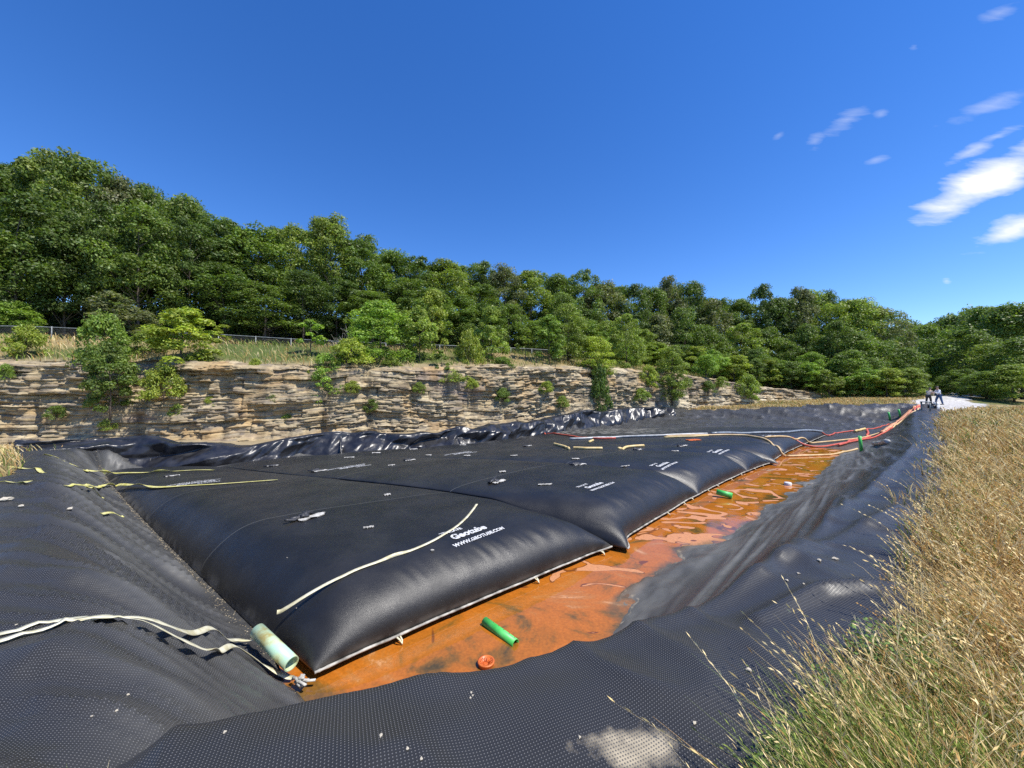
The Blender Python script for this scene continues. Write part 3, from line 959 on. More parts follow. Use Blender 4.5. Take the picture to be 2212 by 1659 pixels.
def text_mesh(rows):
    vs, ts, n = [], [], 0
    xs = 0
    for s, size, yo, off in rows:
        cu_ = bpy.data.curves.new('lettering', 'FONT')
        cu_.body = s; cu_.size = size; cu_.offset = off; cu_.resolution_u = 3
        ob = bpy.data.objects.new('lettering', cu_)
        C.objects.link(ob)
        bpy.context.view_layer.update()
        dg = bpy.context.evaluated_depsgraph_get()
        me = bpy.data.meshes.new_from_object(ob.evaluated_get(dg))
        me.calc_loop_triangles()
        v = np.array([vv.co[:] for vv in me.vertices]) + np.array([-0.48 + 0.12 * (s[0] == 'G'), yo, 0])
        t = np.array([tuple(lt.vertices) for lt in me.loop_triangles])
        vs.append(v); ts.append(t + n); n += len(v)
        bpy.data.objects.remove(ob); bpy.data.meshes.remove(me); bpy.data.curves.remove(cu_)
    return np.concatenate(vs), np.concatenate(ts)
TXV, TXT = text_mesh(TEXT_ROWS)

def put_text(b, parent, a, c, scale, flip=1, turn=0.0):
    o = bag_xy(b, np.array(a), np.array(c))
    ud = b['k1'] - b['k0']; ud = ud / np.linalg.norm(ud)
    ud = np.array([ud[0] * math.cos(turn) - ud[1] * math.sin(turn), ud[0] * math.sin(turn) + ud[1] * math.cos(turn)])
    vd = np.array([-ud[1], ud[0]])
    xy = o + flip * scale * ((TXV[:, :1] - 0.06) * ud + TXV[:, 1:2] * vd)
    aa, cc = bag_inv(b, xy[:, 0], xy[:, 1])
    z = Z0 + bag_h(b, np.clip(aa, 0, 1), np.clip(cc, 0, 1)) + 0.012
    return link('printed_lettering', make_mesh('printed_lettering', np.column_stack([xy, z]), TXT, M['ink']), parent)

def cosgrid(n, frac, dense):       # 0..1 with extra rows near both ends
    u = np.linspace(0, 1, n)
    e = np.linspace(0, 1, dense) ** 2.2 * frac
    m = np.linspace(frac, 1 - frac, n)[1:-1]
    return np.concatenate([e, m, 1 - e[::-1]])

BAG_OBJS = []
for i, b in enumerate(BAGS):
    root = empty('geotextile_bag', (*bag_xy(b, 0.5, 0.5), FLOOR))
    tag(root, BAG_LABELS[i], 'geotextile bag', 'black geotextile bags lying side by side in the pit')
    nc = 150 if i < 3 else 70
    ga_ = cosgrid(60 if i < 3 else 26, 0.22, 22); gc_ = cosgrid(nc, 0.10, 26)
    A_, C_ = np.meshgrid(ga_, gc_, indexing='ij')
    xy = bag_xy(b, A_.ravel(), C_.ravel())
    h = bag_h(b, A_.ravel(), C_.ravel())
    Ln = np.linalg.norm((b['e0'] + b['e1'] - b['k0'] - b['k1']) / 2)
    Wn = np.linalg.norm(b['k1'] - b['k0'])
    u_, v_ = C_.ravel() * Ln, A_.ravel() * Wn
    # puckers running up from the seam, and soft waves over the top
    pk = np.exp(-((u_ - 0.42) / 0.32) ** 2) * sstep(0.0, 0.5, u_)
    h = h + pk * 0.045 * ((1 - np.abs(2 * vnoise(v_ * 5.2 + 0.3 * u_, u_ * 0.8, 80 + i) - 1)) ** 2 - 0.35) * (0.4 + 0.6 * vnoise(v_ * 0.8, 0 * v_, 85 + i)) + pk * 0.012 * (vnoise(v_ * 12, u_ * 1.6, 88) - 0.5)
    pk2 = np.exp(-((np.minimum(v_, Wn - v_) - 0.3) / 0.5) ** 2)
    h = h + pk2 * 0.012 * (fbm(u_ * 2.6, v_ * 0.8, 90 + i, 4) - 0.5)
    # outlet edge waves a little in plan
    wv = 0.05 * (fbm(v_ * 1.1, 0 * v_, 97 + i, 3) - 0.5) * np.exp(-(u_ / 0.5) ** 2)
    dirn = (bag_xy(b, 0.5, 1.0) - bag_xy(b, 0.5, 0.0)); dirn /= np.linalg.norm(dirn)
    # pointed corners stick out over the channel
    corner = (np.exp(-(v_ / 0.45) ** 2) + np.exp(-((Wn - v_) / 0.45) ** 2)) * np.exp(-(u_ / 0.6) ** 2)
    corner = corner * np.where(v_ < Wn / 2, 1.0 if i in (1, 4) else 0.12, 0.1)
    xy = xy + dirn * (wv - 0.34 * corner)[:, None] * np.array([[1, 1]])
    zlow = (0.17 * np.exp(-(v_ / 0.5) ** 2) * sstep(0.3, 1.5, u_)) if i == 0 else 0.0     # the free side sags to the floor
    verts = np.column_stack([xy, Z0 + h - zlow])
    silt = np.clip(sstep(0.25, 0.02, h) * 0.8 * (np.abs(v_ - Wn / 2) > Wn / 2 - 1.2) * (u_ > 1.0) + 0.4 * sstep(0.12, 0.0, h), 0, 1)
    if i == 6:
        silt = np.clip(silt + sstep(0.35, 0.7, C_.ravel()) * 0.9, 0, 1)
    nA, nC = len(ga_), len(gc_)
    faces = [grid_faces(nA, nC)[:, ::-1]]
    # underside: a skirt going in and down from the outline
    ii = np.arange(nA * nC).reshape(nA, nC)
    loop = np.concatenate([ii[:, 0], ii[-1, 1:], ii[-2::-1, -1], ii[0, -2:0:-1]])
    cen = verts[loop, :2].mean(0)
    inn = bag_xy(b, np.clip(A_.ravel()[loop], 0.06, 0.94), np.clip(C_.ravel()[loop], 0.03, 0.985))
    low = np.column_stack([inn, np.full(len(loop), FLOOR + 0.005)])
    n0 = len(verts)
    verts = np.concatenate([verts, low])
    k = np.arange(len(loop)); k2 = (k + 1) % len(loop)
    faces.append(np.stack([loop[k], loop[k2], n0 + k2, n0 + k], 1))
    uv = np.concatenate([np.stack([u_, v_], 1), np.stack([u_, v_], 1)[loop]])
    col = np.repeat(np.concatenate([silt, np.zeros(len(loop))])[:, None], 3, 1)
    verts[:, :] -= np.array([*bag_xy(b, 0.5, 0.5), FLOOR])
    link('bag_body', make_mesh('bag_body', verts, faces, M['bag'], True, uv=uv, col=col), root)
    off = np.array([*bag_xy(b, 0.5, 0.5), FLOOR])
    # white stitched seam along the outlet end
    edge = verts[ii[:, 0]] + np.array([*(-dirn * 0.015), -0.005])
    mb = MB(); mb.tube(edge, 0.017 + 0.006 * rng.random(len(edge)), 6, True, 0.8)
    mb.build('stitched_seam', M['seam'], root, True)
    # webbing loops hanging from the seam
    spots = {0: (0.17, 0.62, 0.93), 1: (0.55, 0.78, 0.9), 2: (0.15, 0.33, 0.62, 0.85), 3: (0.3, 0.7), 4: (0.2, 0.85), 5: (0.4,), 6: (0.3,)}[i]
    for a in spots:
        j = int(np.argmin(np.abs(ga_ - a)))
        p = edge[j]; o2 = np.array([*(-dirn), 0])
        al = edge[min(j + 1, nA - 1)] - edge[max(j - 1, 0)]; al /= np.linalg.norm(al)
        pts = [p, p + o2 * 0.06 + al * 0.012 + (0, 0, -0.03), p + o2 * 0.075 + al * 0.03 + (0, 0, -0.09), p + o2 * 0.05 + al * 0.05 + (0, 0, -0.05), p + al * 0.05]
        mb = MB(); mb.tube(pts, 0.012, 5)
        mb.build('webbing_loop', M['webbing'], root, True)
    TXN = {0: (1022, 1188), 1: (1340, 1064), 2: (1474, 1014), 3: (1594, 985), 5: (1703, 951)}
    TXF = {0: (458, 1049), 1: (721, 1016), 2: (908, 994)}
    t1 = t2 = None
    if i in TXN:
        p = hit(*TXN[i]); aa, cc = bag_inv(b, p[:1], p[1:2])
        t1 = put_text(b, root, float(np.clip(aa[0], 0.15, 0.85)) + (0.055 if i == 0 else 0), float(np.clip(cc[0], 0.05 if i == 0 else 0.075, 0.3)), 0.84, 1, 0.1 if i == 0 else 0.0)
    if i in TXF:
        p = hit(*TXF[i]); aa, cc = bag_inv(b, p[:1], p[1:2])
        t2 = put_text(b, root, float(np.clip(aa[0], 0.3, 0.7)), float(np.clip(cc[0], 0.6, 0.9)), 1.0, -1)
    for t_ in (t1, t2):
        if t_ is not None:
            for vtx in t_.data.vertices:
                vtx.co -= Vector(off)
    BAG_OBJS.append(root)

# ------------------------------------------------------------------ the rusty puddle in the channel
wpoly = [(-2.3, 3.6), (-0.2, 3.2), (1.9, 4.0), (4.9, 6.9), (11.2, 12.2), (17.5, 18.2), (19.5, 20.4), (18.6, 23.0), (16.5, 24.3), (12, 20.2), (5.0, 14.2), (0.4, 9.4), (-3.4, 5.4)]
gsx = np.arange(-5, 28, 0.09); gtx = np.arange(-1.5, 9.0, 0.09)
S2, T2 = np.meshgrid(gsx, gtx, indexing='ij')
wx = SD[0] * S2.ravel() + TD[0] * T2.ravel(); wy = SD[1] * S2.ravel() + TD[1] * T2.ravel()
wd, wi = poly_dist(wx, wy, np.array(wpoly))
wf = grid_faces(len(gsx), len(gtx)); wf = wf[wi[wf].all(1)]
us = np.unique(wf); rm_ = np.full(len(wx), -1); rm_[us] = np.arange(len(us))
shal = sstep(0.05, 0.005, WATER - liner_z(wx[us], wy[us]))
water = link('water', make_mesh('water', np.stack([wx[us], wy[us], np.full(len(us), WATER)], 1), rm_[wf], M['water'], True, col=np.repeat(shal[:, None], 3, 1)))
tag(water, 'shallow orange iron-stained puddle beside the bags', kind='structure')

# ------------------------------------------------------------------ crumpled black sheet along the foot of the cliff
FL = np.array([(-18.4, 13.6), (-17.5, 14.4), (-16.4, 15.3), (-13.0, 16.1), (-9.9, 18.4), (-5.6, 20.2), (-2.4, 22.3), (0.0, 25.3), (5.6, 31.4), (9.5, 35.5), (13.5, 38.5), (18.2, 41.0)])
seg = np.linalg.norm(np.diff(FL, axis=0), axis=1); cum = np.concatenate([[0], np.cumsum(seg)])
ns, nv = 1100, 30
ss = np.linspace(0, cum[-1], ns)
fx = np.interp(ss, cum, FL[:, 0]); fy = np.interp(ss, cum, FL[:, 1])
tx = np.gradient(fx); ty = np.gradient(fy); tn = np.hypot(tx, ty); tx /= tn; ty /= tn
# smooth the normals over the corners
def smooth1(a, k):
    ker = np.ones(k) / k
    return np.convolve(np.pad(a, k // 2, mode='edge'), ker, 'valid')[:len(a)]
nxv, nyv = smooth1(-ty, 61), smooth1(tx, 61)
VV = np.linspace(0, 1, nv)
Sg, Vg = np.meshgrid(ss, VV, indexing='ij')
topz = -0.58 + 0.5 * sstep(10, 45, Sg) + 0.6 * (fbm(Sg * 0.33, 0 * Sg, 101, 3) - 0.5) + 0.22 * (vnoise(Sg * 1.1, 0 * Sg, 103) - 0.5) - 0.15 * sstep(60, 68, Sg) + 0.3 * np.exp(-(Sg / 4.0) ** 2) - 0.25 * np.exp(-((Sg - 7.5) / 2.5) ** 2)
basez = np.maximum(liner_z(np.repeat(fx, nv), np.repeat(fy, nv), False), bags_z(np.repeat(fx, nv), np.repeat(fy, nv))).reshape(ns, nv) - 0.10
lean = 0.55
shear = Sg * 1.0 - Vg * (0.55 + 0.5 * vnoise(Sg * 0.2, 0 * Sg, 110))
f1 = lnoise(shear * 0.75 + 0.2 * vnoise(Sg * 2, Vg * 3, 108), Vg * 1.6 + 0.3 * Sg, 104)
f2 = lnoise(shear * 1.6 + 0.8 * Vg, Vg * 2.2 - 0.25 * Sg, 105)
f3 = lnoise(shear * 4.3, Vg * 4.0 + Sg * 0.4, 106)
fold = 1.15 * (f1 - 0.5) + 0.5 * (f2 - 0.5) + 0.12 * (f3 - 0.5)
fold *= (0.25 + 0.75 * np.sin(np.pi * np.clip(Vg * 0.8 + 0.1, 0, 1)))
out = lean * Vg ** 1.4 - fold + 0.25 * sstep(0.85, 1.0, Vg)
zz = basez + (topz - basez) * (Vg ** 0.85) - 0.10 * sstep(0.86, 1.0, Vg) + 0.12 * fold
px_ = fx[:, None] + nxv[:, None] * out; py_ = fy[:, None] + nyv[:, None] * out
sheet = link('crumpled_sheet', make_mesh('crumpled_sheet', np.stack([px_.ravel(), py_.ravel(), zz.ravel()], 1), grid_faces(ns, nv), M['sheet'], True))
tag(sheet, 'shiny crumpled black plastic sheet bunched up along the foot of the rock cliff', 'plastic sheet')

# ------------------------------------------------------------------ the rock cliff
cseg = np.linalg.norm(np.diff(CLIFF[:, :2], axis=0), axis=1); ccum = np.concatenate([[0], np.cumsum(cseg)])
s0, s1 = ccum[1] - 14, ccum[10] - 4
ds = 0.085
cs = np.arange(s0, s1, ds); nS = len(cs)
nV = 150
cx = np.interp(cs, ccum, CLIFF[:, 0]); cy = np.interp(cs, ccum, CLIFF[:, 1])
czb = np.interp(cs, ccum, CLIFF[:, 2]) - 0.35; czt = np.interp(cs, ccum, CLIFF[:, 3])
czt = czt + 0.5 * (fbm(cs * 0.22, 0 * cs, 120, 3) - 0.5) + 0.18 * (np.floor(vnoise(cs * 0.9, 0 * cs, 121) * 4) / 4 - 0.4)
kx = smooth1(np.gradient(cx), 41); ky = smooth1(np.gradient(cy), 41); kn = np.hypot(kx, ky)
onx, ony = ky / kn, -kx / kn                     # outward, towards the pit
V2 = np.linspace(0, 1, nV)
Zc = czb[:, None] + (czt - czb)[:, None] * V2[None, :]
Sx = np.repeat(cs[:, None], nV, 1)
zb_ = Zc + 0.02 * (Sx - s0) * np.sin(Sx * 0.05) * 0.4 + 0.5 * (vnoise(Sx * 0.18, 0 * Sx, 122) - 0.5) + 0.12 * (lnoise(Sx * 0.8, Zc * 0.7, 123) - 0.5) + 0.07 * (lnoise(Sx * 1.9, Zc * 1.6, 124) - 0.5)
def strata(thmin, thmax, blmin, blmax, amp, seed):
    r = np.random.default_rng(seed)
    zs = [-5.0]
    while zs[-1] < 8: zs.append(zs[-1] + r.uniform(thmin, thmax))
    zs = np.array(zs)
    offs = np.zeros((len(zs) + 1, nS)); tint = np.zeros((len(zs) + 1, nS))
    for li in range(len(zs) + 1):
        k = 0
        while k < nS:
            n = int(r.uniform(blmin, blmax) / ds) + 1
            offs[li, k:k + n] = r.uniform(-1, 1) * amp
            tint[li, k:k + n] = r.random()
            k += n
    lay = np.searchsorted(zs, zb_)
    cols = np.repeat(np.arange(nS)[:, None], nV, 1)
    under = zs[np.clip(lay, 0, len(zs) - 1)] - zb_                 # height left to the bed above
    gap = (under < 0.045) & (tint[lay, cols] > 0.3)
    nx_ = np.minimum(cols + 1, nS - 1)
    joint = (offs[lay, cols] != offs[lay, nx_]) & (tint[lay, cols] > 0.45)
    return offs[lay, cols], tint[lay, cols], gap * 1.0 + joint * 0.8
o1, t1_, g1_ = strata(0.45, 1.1, 1.2, 4.0, 0.26, 1)
o2, t2_, g2_ = strata(0.16, 0.5, 0.4, 1.6, 0.2, 2)
o3, t3_, g3_ = strata(0.06, 0.15, 0.25, 1.0, 0.1, 3)
massive = sstep(0.5, 0.62, fbm(Sx * 0.16, Zc * 0.55, 130, 3))
fine = 1 - 0.75 * massive
outw = o1 * 0.8 + o2 * (0.3 + 0.6 * (1 - massive)) + o3 * fine * 1.2
outw = outw + 0.5 * (fbm(Sx * 0.3, Zc * 0.45, 131, 3) - 0.5) + 0.08 * (fbm(Sx * 1.6, Zc * 1.2, 133, 3) - 0.5) + 0.26 * (lnoise(Sx * 0.8, Zc * 1.1, 134) - 0.5) + 0.16 * (lnoise(Sx * 2.3, Zc * 2.6, 136) - 0.5)
outw = outw - 0.16 * np.clip(g1_, 0, 1) - 0.12 * np.clip(g2_, 0, 1) * (1 - 0.6 * massive) - 0.03 * np.clip(g3_, 0, 1)
# clefts running down the face
def s_of_px(px):
    d = ray(px, 845)
    ang = d[0] / d[1]
    return float(np.interp(ang, (cx / cy), cs))
for px, wdt, dep in ((75, 0.35, 0.4), (280, 0.7, 0.6), (305, 0.3, 0.5), (480, 0.3, 0.35), (700, 0.4, 0.7), (795, 0.3, 0.5), (965, 0.3, 0.3), (1020, 0.4, 0.4), (1090, 0.25, 0.35), (1300, 0.9, 1.1), (1335, 0.4, 0.5), (1450, 0.5, 0.7), (1490, 0.3, 0.4), (890, 0.2, 0.3)):
    sc0 = s_of_px(px)
    wob = 0.25 * (vnoise(Zc * 1.3, 0 * Zc, px) - 0.5)
    outw -= dep * np.exp(-((Sx - sc0 - wob) / wdt) ** 2) * (0.6 + 0.4 * vnoise(Zc * 2, Sx, 7))
base_out = 0.75 * (1 - V2[None, :]) ** 1.0 - 0.35
talus = 0.9 * np.exp(-((Zc - czb[:, None]) / 0.45)) * (0.4 + fbm(Sx * 0.9, Zc, 135, 3))
topr = -0.55 * sstep(0.93, 1.0, V2)[None, :]
O = outw * sstep(0, 0.06, 1.02 - V2)[None, :] + base_out + talus + topr
rx = cx[:, None] + onx[:, None] * O; ry = cy[:, None] + ony[:, None] * O
zj = Zc + 0.02 * (hashn(Sx * 10, Zc * 37, 4) - 0.5)
# colour by bed and block
pal = np.array([(0.34, 0.26, 0.145), (0.47, 0.36, 0.20), (0.25, 0.19, 0.12), (0.40, 0.32, 0.19), (0.18, 0.15, 0.115), (0.52, 0.425, 0.265)])
ci = np.clip((0.55 * t3_ + 0.3 * t2_ + 0.15 * t1_) * 6, 0, 5.99)
lo_ = ci.astype(int); fr_ = (ci - lo_)[..., None]
rc = pal[lo_] * (1 - fr_) + pal[(lo_ + 1) % 6] * fr_
stain = sstep(0.56, 0.7, fbm(Sx * 0.35, Zc * 0.6, 140, 4)) * massive
rc = rc * (1 - 0.5 * stain[..., None]) + np.array([0.2, 0.15, 0.135]) * 0.5 * stain[..., None]
drip = sstep(0.6, 0.8, vnoise(Sx * 3.2, Zc * 0.35, 141)) * 0.3 * massive
rc *= (1 - drip)[..., None]
pale = sstep(45, 70, Sx - s0) * sstep(0.45, 0.65, fbm(Sx * 0.3, Zc * 0.5, 143, 3) + 0.25 * sstep(1.5, -0.5, Zc))
rc = rc * (1 - 0.65 * pale[..., None]) + np.array([0.60, 0.51, 0.35]) * 0.65 * pale[..., None]
ochre = sstep(0.55, 0.75, fbm(Sx * 0.5 + 9, Zc * 0.9, 145, 3))
rc = rc * (1 - 0.35 * ochre[..., None]) + np.array([0.46, 0.27, 0.09]) * 0.35 * ochre[..., None]
cliff = link('cliff', make_mesh('cliff', np.stack([rx.ravel(), ry.ravel(), zj.ravel()], 1), grid_faces(nS, nV), M['rock'], False, col=rc.reshape(-1, 3)))
tag(cliff, 'layered tan sandstone rock face along the far side of the pit', kind='structure')

# ------------------------------------------------------------------ trees and bushes
def leaf_cloud(centres, radii, n_each, size, seed, flat=0.85, updroop=0.35):
    r = np.random.default_rng(seed)
    P, Nrm, var = [], [], []
    for c, rad, n in zip(centres, radii, n_each):
        d = r.normal(size=(n, 3)); d /= np.linalg.norm(d, axis=1)[:, None]
        d[:, 2] = np.where(d[:, 2] < -0.55, -d[:, 2], d[:, 2])
        rr = rad * (0.45 + 0.6 * r.random(n) ** 0.6)
        P.append(c + d * rr[:, None] * np.array([1, 1, flat]) + r.normal(size=(n, 3)) * 0.08 * rad)
        nn_ = d * 0.8 + np.array([0, 0, 0.25]) + r.normal(size=(n, 3)) * 0.5
        Nrm.append(nn_)
        var.append(np.full(n, r.uniform(0.75, 1.2)) * r.uniform(0.7, 1.35, n))
    P = np.concatenate(P); Nn = np.concatenate(Nrm); var = np.concatenate(var)
    Nn /= np.linalg.norm(Nn, axis=1)[:, None]
    a = np.cross(Nn, r.normal(size=P.shape)); a /= np.linalg.norm(a, axis=1)[:, None]
    b = np.cross(Nn, a)
    sz = size * r.uniform(0.6, 1.3, len(P))[:, None]
    dr = np.array([0, 0, -1.0]) * sz * updroop
    v = np.stack([P - a * sz, P - b * sz * 0.5 + dr * 0.1, P + a * sz + dr * 0.5, P + b * sz * 0.5 + dr * 0.1], 1).reshape(-1, 3)
    f = np.arange(len(v)).reshape(-1, 4)
    hue = r.random(len(P))
    col = np.stack([var * (0.9 + 0.25 * hue), var, var * (0.95 - 0.2 * hue)], 1)
    return v, f, np.repeat(col, 4, 0)

def tree_meshes(kind, seed):
    """returns (trunk mesh, crown mesh, height, half width)"""
    r = np.random.default_rng(seed)
    mb = MB()
    if kind == 'wood':             # tall tree of a closed wood, bare below
        H, cb, cr_, ncl, lpc, ls, nlimb, tr = 16.0, 3.4, 3.6, 76, 185, 0.165, 12, 0.17
    elif kind == 'edge':           # leafy to the ground
        H, cb, cr_, ncl, lpc, ls, nlimb, tr = 12.0, 0.8, 3.2, 84, 175, 0.155, 12, 0.14
    elif kind == 'young':          # young tree, conical
        H, cb, cr_, ncl, lpc, ls, nlimb, tr = 6.0, 0.5, 1.7, 54, 150, 0.115, 9, 0.07
    elif kind == 'shrub':
        H, cb, cr_, ncl, lpc, ls, nlimb, tr = 2.6, 0.15, 1.7, 46, 110, 0.105, 8, 0.05
    elif kind == 'sapling':
        H, cb, cr_, ncl, lpc, ls, nlimb, tr = 3.2, 0.9, 0.7, 17, 50, 0.11, 6, 0.035
    lean = r.normal(size=2) * 0.03 * H
    zz_ = np.linspace(0, 1, 9)
    tp = np.stack([lean[0] * zz_ ** 2 + 0.02 * H * np.sin(zz_ * 5 + r.random() * 6) * zz_, lean[1] * zz_ ** 2 + 0.02 * H * np.cos(zz_ * 4 + r.random() * 6) * zz_, zz_ * H * 0.93], 1)
    tp[0, 2] = -0.4
    mb.tube(tp, tr * (1 - 0.85 * zz_) * np.where(zz_ < 0.05, 1.4, 1), 7)
    cents, rads, ns_ = [], [], []
    for k in range(ncl):
        f = r.random() ** 0.85
        z = cb + (H - cb) * f
        if kind == 'young' or kind == 'sapling':
            prof = math.sqrt(max(0.03, 1 - (abs(f - 0.3) / 0.72) ** 1.7)) * 0.95
        elif kind == 'shrub':
            prof = math.sqrt(max(0.05, 1 - (f * 0.98) ** 2))
        elif kind == 'edge':
            prof = math.sqrt(max(0.04, 1 - (max(0, f - 0.15) / 0.85) ** 2)) * (0.75 + 0.25 * min(1, f * 4))
        else:
            prof = math.sqrt(max(0.02, 1 - (abs(f - 0.38) / 0.64) ** 1.8))
        th = r.random() * 2 * math.pi
        rho = cr_ * prof * (0.35 + 0.72 * r.random() ** 0.5)
        base = np.array([np.interp(z, tp[:, 2], tp[:, 0]), np.interp(z, tp[:, 2], tp[:, 1]), 0])
        c = base + np.array([rho * math.cos(th), rho * math.sin(th), z])
        cents.append(c); rads.append(cr_ * r.uniform(0.17, 0.40)); ns_.append(int(lpc * r.uniform(0.6, 1.4)))
        if k < nlimb * 2:
            z1 = max(0.05 * H, z - rho * r.uniform(0.5, 0.95) - 0.05 * H)
            st_ = np.array([np.interp(z1, tp[:, 2], tp[:, 0]), np.interp(z1, tp[:, 2], tp[:, 1]), z1])
            mid = (st_ + c) / 2 + np.array([0, 0, -0.06 * rho]) + r.normal(size=3) * 0.05 * rho
            r0 = tr * (1 - 0.8 * z1 / H) * 0.5
            mb.tube([st_, mid, c], [r0, r0 * 0.6, r0 * 0.2], 5, False)
    # leader at the top
    for k in range(4):
        cents.append(tp[-1] + r.normal(size=3) * np.array([0.12, 0.12, 0.04]) * cr_); rads.append(cr_ * 0.2); ns_.append(int(lpc * 0.7))
    v, f, col = leaf_cloud(cents, rads, ns_, ls, seed + 100)
    crown = make_mesh('crown', v, f, M['leaf'], False, col=col)
    fs = []
    if mb.q: fs.append(np.concatenate(mb.q))
    if mb.t: fs.append(np.concatenate(mb.t))
    trunk = make_mesh('trunk', np.concatenate(mb.v), fs, M['bark'], True)
    return trunk, crown, H, cr_

VAR = {}
for kind, n in (('wood', 6), ('edge', 5), ('young', 4), ('shrub', 4), ('sapling', 3)):
    VAR[kind] = [tree_meshes(kind, 300 + 17 * k + len(kind)) for k in range(n)]

TONE = {'dark': (0.105, 0.16, 0.038), 'mid': (0.15, 0.215, 0.048), 'light': (0.22, 0.285, 0.06), 'yellow': (0.30, 0.36, 0.062),
        'grey': (0.16, 0.18, 0.085), 'bright': (0.2, 0.3, 0.055)}
PXB = {'n': 0}
def tree(name, kind, base, height, width, tone, label, cat, group, var=None, rot=None, lean=(0, 0)):
    lst = VAR[kind]
    tr, cr, H, W = lst[(PXB['n'] if var is None else var) % len(lst)]
    PXB['n'] += 1
    root = empty(name, base, random.random() * 6.28 if rot is None else rot)
    sz = height / H; sw = (width / 2) / W
    root.scale = (sw, sw, sz)
    root.rotation_euler = (lean[0], lean[1], root.rotation_euler[2])
    a = link('trunk', tr, root); b = link('crown', cr, root)
    k = random.uniform(0.85, 1.15)
    b.color = (*[c * k for c in TONE[tone]], 1)
    tag(root, label, cat, group)
    return root

def ground_on_ray(px, Y):
    d = ray(px, 845)
    x = d[0] / d[1] * Y
    return np.array([x, Y, float(terrain(np.array([x]), np.array([Y]))[0])])

ORD = ['first', 'second', 'third', 'fourth', 'fifth', 'sixth', 'seventh', 'eighth', 'ninth', 'tenth', 'eleventh', 'twelfth', 'thirteenth', 'fourteenth', 'fifteenth', 'sixteenth', 'seventeenth', 'eighteenth', 'nineteenth', 'twentieth']
def ordinal(n):
    if n < 20: return ORD[n]
    tens = {2: 'twenty', 3: 'thirty', 4: 'forty', 5: 'fifty'}
    t, u = divmod(n + 1, 10)
    if u == 0: return {2: 'twentieth', 3: 'thirtieth', 4: 'fortieth', 5: 'fiftieth'}[t]
    return tens[t] + '-' + ORD[u - 1]

SKY_X = [-80, 0, 60, 130, 230, 280, 310, 400, 470, 560, 600, 680, 740, 800, 850, 920, 1000, 1060, 1150, 1240, 1290, 1380, 1450, 1500, 1560, 1640, 1720, 1800, 1880, 1920, 1950, 1975]
SKY_Y = [375, 368, 362, 345, 370, 395, 412, 430, 455, 500, 484, 472, 490, 510, 545, 556, 566, 576, 582, 584, 600, 625, 606, 615, 636, 626, 630, 630, 646, 662, 690, 730]
DEP_X = [-80, 0, 400, 700, 1100, 1450, 1700, 1850, 1980]
DEP_Y = [33, 34.5, 39, 45, 56, 66, 69, 66, 62]
TONE_WORD = {'dark': 'dark green', 'mid': 'mid green', 'light': 'light green', 'yellow': 'yellowish green', 'grey': 'greyish green', 'bright': 'bright green'}
def row(name, kind, px0, px1, wmetres, step, ddepth, dy0, dy1, tones, what, wide):
    px = px0; k = 0
    while px < px1:
        Y = float(np.interp(px, DEP_X, DEP_Y)) + ddepth + random.uniform(-1.5, 1.5)
        b = ground_on_ray(px, Y)
        ytop = float(np.interp(px, SKY_X, SKY_Y)) + random.uniform(dy0, dy1)
        if px > 1400: ytop = max(ytop, float(np.interp(px, SKY_X, SKY_Y)) - 2)
        top = at(px, ytop, Y)[2]
        h = max(4.0, (top - b[2]) * 1.0)
        w = wmetres * random.uniform(0.85, 1.25)
        tone = random.choice(tones)
        tree(name, kind, b, h, w, tone, f'{TONE_WORD[tone]} tree, {ordinal(k)} from the left {what}', 'tree', 'trees of the wood behind the cliff')
        px += step * w * FPX / Y * random.uniform(0.8, 1.15) * wide
        k += 1

row('wood_tree', 'wood', -60, 1960, 6.6, 0.6, 3, -6, 30, ['dark', 'mid', 'dark', 'mid', 'grey', 'light'], 'of the skyline trees', 1.0)
row('wood_tree', 'wood', -40, 1960, 6.0, 0.66, 9, 6, 34, ['dark', 'dark', 'mid'], 'of the rearmost trees in the wood', 1.0)
row('wood_tree', 'wood', -70, 1300, 5.6, 0.72, -1.5, 45, 130, ['mid', 'dark', 'dark', 'mid'], 'along the front edge of the wood', 1.0)
row('edge_tree', 'edge', 930, 1985, 5.8, 0.6, -4, 60, 115, ['mid', 'dark', 'light', 'mid', 'grey'], 'of the leafy trees edging the wood', 1.0)
row('edge_tree', 'edge', 1330, 1985, 4.6, 0.66, -9, 125, 175, ['light', 'mid', 'bright', 'dark', 'mid'], 'of the low trees before the wood', 1.0)
row('young_tree', 'young', 1500, 1985, 3.6, 0.75, -12.5, 165, 205, ['bright', 'light', 'mid', 'yellow'], 'of the small trees by the far bank', 1.0)

